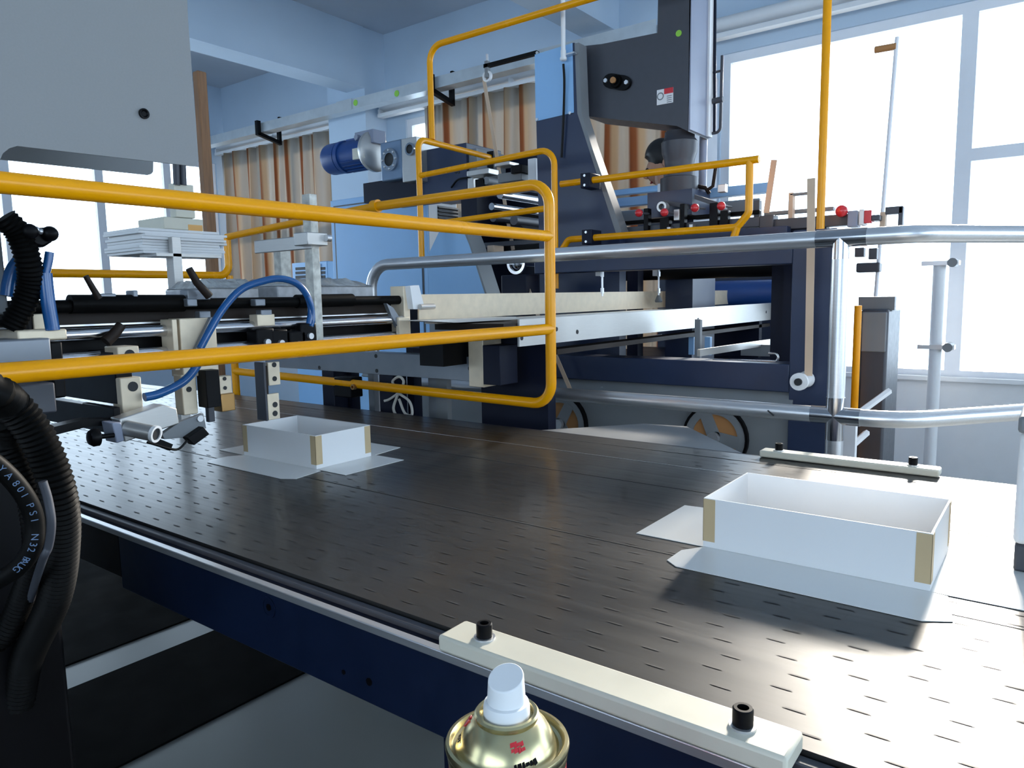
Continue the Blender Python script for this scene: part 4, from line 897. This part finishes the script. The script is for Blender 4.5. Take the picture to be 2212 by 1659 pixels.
for i in range(6):
    z = W(960, 446+i*7.5, X=cxr).z; y0, y1 = W(944, 450, X=cxr).y, W(988, 450, X=cxr).y
    MB().prism([(cxr+.003, y0, z), (cxr+.018, y0, z-.012), (cxr+.018, y0, z-.015), (cxr+.003, y0, z-.006)], (0, y1-y0, 0)).build('louvre', 'machinegrey', cb_)
    MB().box(cxr+.003, cxr+.004, y0, y1, z-.022, z-.008).build('louvre_gap', 'dark', cb_)
# small white ventilation unit by the curtain
ac = thing('ventilation_unit', 'white ventilation unit with dark slots below the curtain', 'ventilator', W(668, 620, Y=4.2))
q = fbox(632, 566, 708, 640, 4.2, 0.25); MB().box(q[0], q[1], 4.2, 4.45, 0, q[5]).build('body', 'lightblue', ac, 0.006)
for i in range(3):
    for a0_, a1_ in ((638, 668), (692, 702)):
        u = fbox(a0_, 577+i*9, a1_, 583+i*9, 4.196, 0.004); MB().box(*u).build('slot', 'dark', ac)
FB('grille_frame', 'white', ac, 668, 570, 692, 606, 4.19, 0.01)
# gear motor
GYM = 3.05
gm = thing('gear_motor', 'blue electric gear motor with grey gearbox above the cabinet', 'motor', W(790, 400, Y=GYM))
c0 = W(714, 340, Y=GYM); c1 = W(760, 337, Y=GYM); c2 = W(812, 338, Y=GYM); zc = c1.z; RM = 0.093
def mx(px): return W(px, 340, Y=GYM).x
MB().lathe((mx(713), GYM, zc), (1, 0, 0), [(0.06, 0), (RM*.95, 0.012), (RM, 0.03), (RM, mx(742)-mx(713))], 32).build('fan_cover', 'motorblue', gm)
MB().lathe((mx(742), GYM, zc), (1, 0, 0), [(RM*.92, 0), (RM*.92, mx(806)-mx(742))], 32).build('stator', 'motorblue', gm)
MB().lathe((mx(744), GYM, zc), (1, 0, 0), [(RM*1.03, 0), (RM*1.03, 0.03)], 32).build('end_shield', 'motorblue', gm)
for i in range(18):
    an = -2.6+i*0.26; d = Vector((0, math.cos(an), math.sin(an))); t_ = Vector((0, -math.sin(an), math.cos(an))); b0 = Vector((mx(756), GYM, zc))
    MB().prism([b0+d*RM*.9-t_*.003, b0+d*RM*.9+t_*.003, b0+d*RM*1.04+t_*.003, b0+d*RM*1.04-t_*.003], (mx(802)-mx(756), 0, 0)).build('cooling_fin', 'motorblue', gm)
MB().lathe((mx(804), GYM, zc), (1, 0, 0), [(RM*1.2, 0), (RM*1.25, 0.01), (RM*1.25, 0.03), (RM*.9, 0.05)], 32).build('flange', 'alu', gm)
FB('terminal_box', 'slatelight', gm, 766, 282, 806, 312, GYM-.05, 0.10, 0.004)
FB('name_plate', 'plastic', gm, 761, 319, 786, 343, GYM-RM*1.06, 0.02, 0.0)
p = W(775, 298, Y=GYM-.052); MB().cyl((p.x, GYM-.052, p.z), (p.x, GYM-.075, p.z), 0.016, 14).build('cable_gland', 'slatelight', gm)
gb = FB('gearbox', 'gearblue', gm, 822, 304, 868, 389, GYM-.12, 0.24, 0.008)
c = W(843, 345, Y=GYM-.125)
ring((c.x, GYM-.12, c.z), (0, -1, 0), 0.062, 0.036, 0.016, 28).build('hub_ring', 'chrome', gb); MB().cyl((c.x, GYM-.12, c.z), (c.x, GYM-.128, c.z), 0.036, 24).build('hub_core', 'dark', gb)
for i in range(8): an = i*PI/4; MB().cyl((c.x+.05*math.cos(an), GYM-.137, c.z+.05*math.sin(an)), (c.x+.05*math.cos(an), GYM-.141, c.z+.05*math.sin(an)), 0.006, 6).build('hub_bolt', 'steel', gb)
fp = FB('mounting_plate', 'alu', gm, 868, 297, 900, 392, GYM-.13, 0.26, 0.004)
c = W(885, 322, Y=GYM-.14); ring((c.x, GYM-.131, c.z), (0, -1, 0), 0.034, 0.024, 0.012, 20).build('plate_ring', 'chrome', fp); MB().cyl((c.x, GYM-.131, c.z), (c.x, GYM-.134, c.z), 0.024, 20).build('plate_bore', 'dark', fp)
# navy drive housing under and right of the gear motor
dh = thing('drive_housing', 'dark navy drive housing under the gear motor', 'machine', (W(900, 420, Y=3.1).x, 3.25, 0))
q = fbox(895, 318, 1008, 425, 3.0, 0.3); MB().box(q[0], q[1], 3.0, 3.3, q[4], q[5]).build('upper_plate', 'navy', dh, 0.003)
q = fbox(790, 388, 905, 425, 3.0, 0.3); MB().box(q[0], q[1], 2.98, 3.3, q[4]-.02, q[5]).build('motor_base', 'navydark', dh, 0.003)
FB('upper_plate', 'machinegrey', dh, 1006, 322, 1030, 420, 3.02, 0.25)
xa, xb2_ = W(996, 430, Y=3.02).x, W(1030, 430, Y=3.02).x; MB().box(xa, xb2_, 3.02, 3.3, 0, q[4]).build('pedestal', 'navydark', dh)
for a, b in ((985, 372), (991, 372), (965, 372)): p = W(a, b, Y=3.0); MB().cyl((p.x, 2.998, p.z), (p.x, 3.002, p.z), 0.008, 10).build('hole', 'dark', dh)
MB().tube(spline([W(975, 405, Y=2.99), W(990, 388, Y=2.98), W(1015, 384, Y=2.97), W(1045, 384, Y=2.97)]), 0.005, 8).build('cable', 'black', dh)
# bevelled light blue guard plate
bp_ = thing('machine_guard_plate', 'light blue tapered guard plate above the feed conveyor', 'machine guard', W(985, 632, Y=2.55))
YP('plate', 'lightblue', bp_, [(926, 640), (926, 548), (950, 497), (1000, 497), (1014, 530), (1049, 640)], 2.55, 0.004)
YP('side_return', 'machinegrey', bp_, [(1000, 495), (1004, 495), (1018, 530), (1053, 640), (1049, 640), (1014, 530)], 2.55, 0.10)
z_ = W(985, 640, Y=2.55).z; MB().box(W(926, 640, Y=2.55).x, W(1049, 640, Y=2.55).x, 2.55, 2.59, 0, z_).build('base', 'machinegrey', bp_)
# roller section between guard plate and tower
rs = thing('roller_section', 'dark roller section with steel rollers left of the tower', 'machine', (W(1100, 480, Y=2.9).x, 2.95, 0))
q = fbox(1030, 335, 1166, 640, 3.3, 0.05); MB().box(q[0], q[1], 3.3, 3.35, 0, q[5]).build('rear_plate', 'navydark', rs)
FB('front_plate', 'lightblue', rs, 1020, 428, 1042, 545, 3.1, 0.05); FB('front_plate', 'black', rs, 1040, 465, 1165, 560, 3.2, 0.05)
for (a, b, r, m_) in ((1062, 446, 0.017, 'rod'), (1065, 470, 0.02, 'slate'), (1080, 420, 0.02, 'rod'), (1110, 476, 0.022, 'slate'), (1060, 500, 0.028, 'black'), (1120, 500, 0.03, 'black'), (1050, 390, 0.018, 'machinegrey')):
    p = W(a, b, Y=2.75); MB().tube([(p.x, 2.75, p.z), (p.x, 3.3, p.z)], r, 18).build('roller', m_, rs)
for (a, b, c, d, m_, Y) in ((1008, 366, 1055, 378, 'alu', 2.75), (1010, 384, 1022, 412, 'alu', 2.8), (1026, 386, 1048, 405, 'black', 2.75), (1075, 372, 1126, 392, 'machinegrey', 2.72), (1103, 356, 1126, 374, 'black', 2.7), (1140, 342, 1157, 392, 'white', 2.72), (1052, 530, 1066, 545, 'strap', 2.7), (1068, 350, 1100, 358, 'alu', 2.85)):
    FB('bracket', m_, rs, a, b, c, d, Y, 0.08, 0.003)
for a, b, c, d in ((1046, 520, 1165, 530), (1040, 412, 1160, 418)): FB('rail', 'slate', rs, a, b, c, d, 2.8, 0.03)
c = W(1112, 568, Y=2.42)
hw = thing('hand_wheel', 'small chrome hand wheel just under the steel top rail', 'handwheel', (c.x, 2.45, c.z))
ring((c.x, 2.44, c.z), (0, -1, 0), 0.046, 0.034, 0.014, 32).build('rim', 'chrome', hw); MB().lathe((c.x, 2.60, c.z), (0, -1, 0), [(0.012, 0), (0.012, 0.14), (0.026, 0.15), (0.026, 0.165), (0.014, 0.172)], 24).build('hub', 'chrome', hw)
MB().prism([(c.x-.036, 2.44, c.z+.005), (c.x+.036, 2.44, c.z+.005), (c.x+.036, 2.44, c.z-.005), (c.x-.036, 2.44, c.z-.005)], (0, -.008, 0)).build('spoke', 'steel', hw)
# pulley hook on the black bar
ph = thing('pulley_hook', 'small white pulley on a black bar left of the tower', 'pulley', W(1053, 160, Y=2.65))
a = W(1047, 133, Y=2.65); b = W(1162, 114, Y=2.65)
MB().box(a.x, b.x, 2.64, 2.66, b.z-.008, b.z+.008).build('bar', 'black', ph)
p = W(1053, 158, Y=2.65); ring((p.x, 2.655, b.z-.045), (0, -1, 0), 0.024, 0.016, 0.012, 24).build('wheel', 'white', ph)
MB().box(p.x-.008, p.x+.008, 2.64, 2.66, b.z-.05, b.z+.02).build('hook_plate', 'machinegrey', ph); MB().cyl((p.x, 2.65, b.z+.01), (p.x, 2.65, b.z+.05), 0.006, 8).build('pin', 'steel', ph)
# ------------------------------------------------------------------ adjustment table with red ball levers
at = thing('adjusting_table', 'adjusting table with pale blue rails and red ball levers', 'machine', (W(1480, 480, Y=2.8).x, 2.85, 0))
TYY = 2.80
def xbar(name, m, pa, pb, py0, py1, Y, d, par=at):
    x0, x1 = W(pa, py0, Y=Y).x, W(pb, py0, Y=Y).x; mp = (pa+pb)/2; return MB().box(x0, x1, Y, Y+d, W(mp, py1, Y=Y).z, W(mp, py0, Y=Y).z).build(name, m, par, 0.002)
xbar('rail', 'lightblue', 1312, 1660, 412, 432, 2.92, 0.05)
xbar('rail', 'lightblue', 1308, 1424, 406, 418, 3.10, 0.04)
FB('rail_end', 'white', at, 1420, 396, 1440, 422, 3.06, 0.05)
xbar('table_bed', 'slate', 1335, 1640, 480, 500, 2.68, 0.35); xbar('guide_plate', 'machinegrey', 1335, 1640, 442, 476, 2.98, 0.02)
xbar('front_shaft', 'rubber', 1335, 1640, 466, 474, 2.70, 0.02); xbar('front_apron', 'navy', 1342, 1700, 500, 535, 2.66, 0.05)
xx0, xx1 = W(1342, 520, Y=2.7).x, W(1690, 520, Y=2.7).x; zz_ = W(1500, 535, Y=2.66).z
for x in (xx0, xx1-.05): MB().box(x, x+.05, 2.75, 2.80, 0, zz_).build('leg', 'navydark', at)
for a, b, c, d in ((1390, 450, 1400, 498), (1425, 470, 1445, 500), (1468, 440, 1478, 496), (1532, 438, 1550, 495), (1555, 455, 1572, 490)): FB('lever_post', 'black', at, a, b, c, d, 2.66, 0.03, 0.002)
for a, b in ((1380, 460), (1435, 459), (1501, 449), (1558, 445)):
    p = W(a, b, Y=2.60); st0 = W(a+22, b+2, Y=2.66); lv = MB().tube([p, st0], 0.004, 8).build('lever', 'slate', at); MB().ball(p, 0.0155, 12).build('ball_knob', 'red', lv, label='red ball knob')
YP('bracket_arm', 'slate', at, [(1432, 432), (1480, 440), (1482, 450), (1435, 442)], 2.70, 0.06); YP('bracket_arm', 'slate', at, [(1500, 420), (1560, 440), (1558, 450), (1500, 430)], 2.72, 0.06)
p = W(1436, 448, Y=2.68); ring((p.x, 2.68, p.z), (0, -1, 0), 0.02, 0.012, 0.03, 20).build('collar', 'alu', at)
for a, b, c, d in ((1455, 452, 1467, 476), (1550, 398, 1566, 415), (1440, 490, 1448, 500), (1488, 484, 1496, 498)): FB('fitting', 'alu', at, a, b, c, d, 2.65, 0.03, 0.002)
MB().tube([W(1492, 399, Y=2.85), W(1524, 406, Y=2.85), W(1532, 418, Y=2.85)], 0.008, 10).build('crank', 'darkbrown', at); MB().tube([W(1546, 362, Y=2.85), W(1540, 402, Y=2.85), W(1526, 412, Y=2.85)], 0.007, 10).build('crank', 'darkbrown', at)
# right-hand extension in the glare
xt = thing('roller_extension', 'dark roller bar with red end caps in front of the bright window', 'machine', W(1760, 500, Y=2.7))
xbar('roller_bar', 'slate', 1640, 1855, 468, 492, 2.70, 0.05, xt); xbar('top_bar', 'machinegrey', 1650, 1800, 452, 460, 2.75, 0.03, xt)
for a, b, c, d, m_ in ((1855, 452, 1866, 486, 'white'), (1866, 454, 1882, 482, 'red'), (1882, 464, 1900, 476, 'slate'), (1830, 455, 1852, 490, 'slatelight'), (1640, 465, 1670, 495, 'slate')): FB('end_part', m_, xt, a, b, c, d, 2.68, 0.06, 0.003)
for a, b, c, d, m_ in ((1702, 416, 1712, 500, 'strap'), (1706, 416, 1744, 421, 'machinegrey'), (1628, 432, 1640, 470, 'slate'), (1900, 458, 1912, 500, 'strap'), (1912, 446, 1950, 462, 'slate'), (1940, 446, 1950, 490, 'slate'), (1846, 535, 1866, 555, 'slate'), (1876, 536, 1894, 560, 'slate')): FB('fitting', m_, xt, a, b, c, d, 2.72, 0.03, 0.002)
p = W(1818, 456, Y=2.68); MB().ball(p, 0.02, 12).build('ball_knob', 'red', xt)
p = W(1764, 700, Y=2.62); MB().box(W(1690, 560, Y=2.7).x, W(1780, 560, Y=2.7).x, 2.72, 2.76, 0, W(1720, 490, Y=2.7).z).build('leg_panel', 'navydark', xt)
# ------------------------------------------------------------------ objects right of the navy post
dc = thing('waste_bin', 'tall dark bin with a light grey upper cover right of the steel post', 'bin', W(1895, 900, Y=2.95))
q = fbox(1858, 668, 1918, 760, 2.95, 0.3); MB().box(q[0], q[1], 2.95, 3.2, 0, q[5]).build('bin_body', 'slate', dc, 0.01)
MB().box(q[0]+.006, q[1]-.004, 2.942, 2.95, q[4], q[5]-.01).build('grey_cover', 'machinegrey', dc, 0.004); MB().box(q[0]-.02, q[1]+.01, 3.0, 3.03, q[5]-.005, q[5]+.045).build('back_board', 'machinegrey', dc)
yp = thing('yellow_post', 'thin yellow post in front of the dark bin', 'post', W(1850, 985, Y=2.85), 'yellow uprights')
p = W(1850, 760, Y=2.85); MB().tube([(p.x, 2.85, 0), (p.x, 2.85, W(1850, 660, Y=2.85).z)], 0.013, 12).build('tube', 'yellow', yp); MB().box(p.x-.03, p.x+.03, 2.82, 2.88, 0, 0.01).build('foot_plate', 'yellow', yp)
yp = thing('yellow_post', 'yellow post rising out of the picture left of the glare', 'post', W(1780, 500, Y=2.6), 'yellow uprights')
p = W(1778, 300, Y=2.6); MB().tube([(p.x, 2.6, 0), (p.x, 2.6, 3.05)], 0.0135, 12).build('tube', 'yellow', yp); MB().box(p.x-.03, p.x+.03, 2.57, 2.63, 0, 0.01).build('foot_plate', 'yellow', yp)
lp = thing('lamp_pole', 'thin pole with a short side arm, coloured pale for the window glare', 'pole', W(1890, 900, Y=3.4))
p = W(1890, 660, Y=3.4); q = W(1938, 80, Y=3.4); MB().tube([(p.x, 3.4, 0), (p.x, 3.4, p.z), q], 0.008, 10).build('pole', 'frame', lp); MB().tube([W(1936, 100, Y=3.4), W(1890, 108, Y=3.4)], 0.014, 10).build('side_arm', 'brownpanel', lp)  # pole coloured pale to look washed out by glare
p = W(1880, 578, Y=3.4); MB().box(p.x-.05, p.x+.04, 3.37, 3.43, p.z-.02, p.z+.02).build('clamp', 'slate', lp, 0.006); MB().box(p.x-.04, p.x+.04, 3.36, 3.44, 0, 0.02).build('base', 'slate', lp)
bz = thing('brace_angles', 'two slanted white angle braces low behind the steel post', 'brace', W(1860, 980, Y=2.6))
for (a, b), (c, d) in (((1838, 905), (1920, 845)), ((1815, 985), (1872, 935))):
    u, v = W(a, b, Y=2.62), W(c, d, Y=2.85); MB().tube([u, v], 0.012, 6).build('angle', 'white', bz)
MB().box(W(1815, 985, Y=2.62).x, W(1815, 985, Y=2.62).x+.03, 2.6, 2.63, 0, W(1815, 985, Y=2.62).z).build('foot', 'white', bz); u = W(1838, 905, Y=2.62); MB().box(u.x-.02, u.x+.02, 2.6, 2.63, 0, u.z).build('foot', 'white', bz)
# press unit at the right picture edge
pu = thing('press_unit', 'white press block with dark foot at the right end of the belt', 'press', (0.2, 1.15, BZ))
p = W(2188, 1228, Z=BZ+.004)
MB().box(p.x, p.x+.25, p.y, p.y+.05, BZ+.001, BZ+.035).build('foot', 'slate', pu, 0.003); kb = MB().box(p.x-.002, p.x+.26, p.y-.003, p.y+.24, BZ+.035, BZ+.17).build('block', 'white', pu, 0.006)
MB().box(p.x-.004, p.x+.262, p.y-.005, p.y+.242, BZ+.17, BZ+.19).build('lid', 'machinegrey', pu, 0.004)
for xk in (.05, .21): MB().cyl((p.x+xk, p.y-.003, BZ+.06), (p.x+xk, p.y-.009, BZ+.06), 0.008, 12).build('screw', 'steel', kb)
# ------------------------------------------------------------------ person behind the machine head
def person():
    Y = 4.3; h = W(1430, 348, Y=Y); dz = h.z-W(1430, 348, Y=3.45).z; root = thing('person', 'dark haired person in dark clothes leaning down behind the machine head', 'person', (h.x+.1, Y, 0.14+dz))
    J = dict(pel=(h.x+.16, Y+.02, 0.98), wst=(h.x+.14, Y, 1.12), chs=(h.x+.10, Y-.02, 1.40), nck=(h.x+.05, Y-.03, 1.58), hdb=(h.x+.02, Y-.02, h.z-.06), hdt=(h.x, Y, h.z+.03),
             hl=(h.x+.07, Y+.0, 0.93), kl=(h.x+.06, Y-.02, 0.58), al=(h.x+.07, Y+.02, 0.22), tl=(h.x+.05, Y-.14, 0.165), hr=(h.x+.25, Y, 0.93), kr=(h.x+.26, Y-.02, 0.58), ar=(h.x+.25, Y+.02, 0.22), tr=(h.x+.25, Y-.14, 0.165),
             sl=(h.x-.08, Y-.02, 1.47), el=(h.x-.12, Y-.10, 1.24), wl=(h.x-.05, Y-.30, 1.16), sr=(h.x+.26, Y-.01, 1.45), er=(h.x+.31, Y-.06, 1.2), wr=(h.x+.27, Y-.26, 1.12))
    rad = dict(pel=.13, wst=.12, chs=.14, nck=.055, hdb=.075, hdt=.085, hl=.085, kl=.06, al=.042, tl=.035, hr=.085, kr=.06, ar=.042, tr=.035, sl=.06, el=.043, wl=.03, sr=.06, er=.043, wr=.03)
    E_ = [('pel', 'wst'), ('wst', 'chs'), ('chs', 'nck'), ('nck', 'hdb'), ('hdb', 'hdt'), ('pel', 'hl'), ('hl', 'kl'), ('kl', 'al'), ('al', 'tl'), ('pel', 'hr'), ('hr', 'kr'), ('kr', 'ar'), ('ar', 'tr'), ('chs', 'sl'), ('sl', 'el'), ('el', 'wl'), ('chs', 'sr'), ('sr', 'er'), ('er', 'wr')]
    for n in J:
        if n not in ('hdb', 'hdt'): J[n] = (J[n][0], J[n][1], J[n][2]+dz)
    # hands: palm plus five finger chains
    for s, wn, fw in (('l', 'wl', Vector((.3, -1, -.25)).normalized()), ('r', 'wr', Vector((-.2, -1, -.25)).normalized())):
        base = Vector(J[wn]); side = fw.cross(Vector((0, 0, 1))).normalized(); J['p'+s] = tuple(base+fw*.07); rad['p'+s] = .026; E_.append((wn, 'p'+s))
        for k, (off, ln) in enumerate(((-.028, .055), (-.010, .068), (.010, .064), (.028, .05))):
            a = base+fw*.085+side*off; b = a+fw*ln*.55+Vector((0, 0, -.012)); c = b+fw*ln*.45+Vector((0, 0, -.028))
            for nm, v, r in (('a', a, .010), ('b', b, .009), ('c', c, .008)): J['f%s%d%s' % (s, k, nm)] = tuple(v); rad['f%s%d%s' % (s, k, nm)] = r
            E_ += [('p'+s, 'f%s%da' % (s, k)), ('f%s%da' % (s, k), 'f%s%db' % (s, k)), ('f%s%db' % (s, k), 'f%s%dc' % (s, k))]
        a = base+fw*.045+side*.035; b = a+fw*.04+side*.02
        J['t'+s+'a'] = tuple(a); J['t'+s+'b'] = tuple(b); rad['t'+s+'a'] = .011; rad['t'+s+'b'] = .009; E_ += [('p'+s, 't'+s+'a'), ('t'+s+'a', 't'+s+'b')]
    names = list(J); L = Vector(root.location)
    me = bpy.data.meshes.new('body'); me.from_pydata([tuple(Vector(J[n])-L) for n in names], [(names.index(a), names.index(b)) for a, b in E_], [])
    o = bpy.data.objects.new('body', me); COL.objects.link(o); o.parent = root
    o.modifiers.new('skin', 'SKIN')
    for i, n in enumerate(names):
        sv = me.skin_vertices[0].data[i]; sv.radius = (rad[n], rad[n]*(.8 if n in ('pel', 'wst', 'chs') else 1)); sv.use_root = n == 'pel'
    sub = o.modifiers.new('sub', 'SUBSURF'); sub.levels = 2; sub.render_levels = 2
    dg = bpy.context.evaluated_depsgraph_get(); m2 = bpy.data.meshes.new_from_object(o.evaluated_get(dg)); o.modifiers.clear(); o.data = m2
    for mm in ('shirt', 'trousers', 'skin', 'black'): m2.materials.append(MATS[mm])
    for p in m2.polygons:
        c = p.center+L-Vector((0, 0, dz)); p.use_smooth = True
        hand = c.z > 1.0 and c.y < Y-.20
        p.material_index = 2 if (c.z > 1.56 or hand) else (0 if c.z > 1.0 else (1 if c.z > 0.26 else 3))
    hd = Vector((h.x, Y, h.z)); fd = Vector((-.85, -.45, -.35)).normalized(); sd = fd.cross(Vector((0, 0, 1))).normalized(); upv = sd.cross(fd)
    hair = MB(); hair.ball((0, 0, 0), 1, 16)
    for i, v in enumerate(hair.v):
        x, y, z = v; k = 1.0
        if x > .35 and z < .35: k = .82
        hair.v[i] = tuple(hd+fd*x*.112*k-fd*.012+sd*y*.098+upv*(z*.125+.012)*(1 if z > -.3 else .75))
    hair.build('hair', 'hair', root)
    face = MB(); face.ball(hd+fd*.036-upv*.045, .078, 14, (1, 1, 1.15)); face.build('face', 'skin', root)
    MB().tube([hd+fd*.10-upv*.02, hd+fd*.128-upv*.062], .010, 8, r2=.016).build('nose', 'skin', root)
    for s in (-1, 1):
        MB().ball(hd+fd*.104+sd*s*.032-upv*.02, .011, 8).build('eye', 'hair', root); MB().ball(hd+sd*s*.094-upv*.03-fd*.005, .024, 8, (.7, .7, 1.2)).build('ear', 'skin', root)
    MB().tube([hd+fd*.100+sd*.022-upv*.098, hd+fd*.108-upv*.100, hd+fd*.100-sd*.022-upv*.098], .006, 8).build('mouth', 'canred', root)
person()
pxx = W(1430, 348, Y=4.3).x; pzz = 0.135+W(1430, 348, Y=4.3).z-W(1430, 348, Y=3.45).z
tag(MB().box(pxx-.2, pxx+.5, 4.05, 4.6, 0, pzz).build('step_platform', 'machinegrey', None, 0.004), 'low grey step under the person behind the machine', 'step')
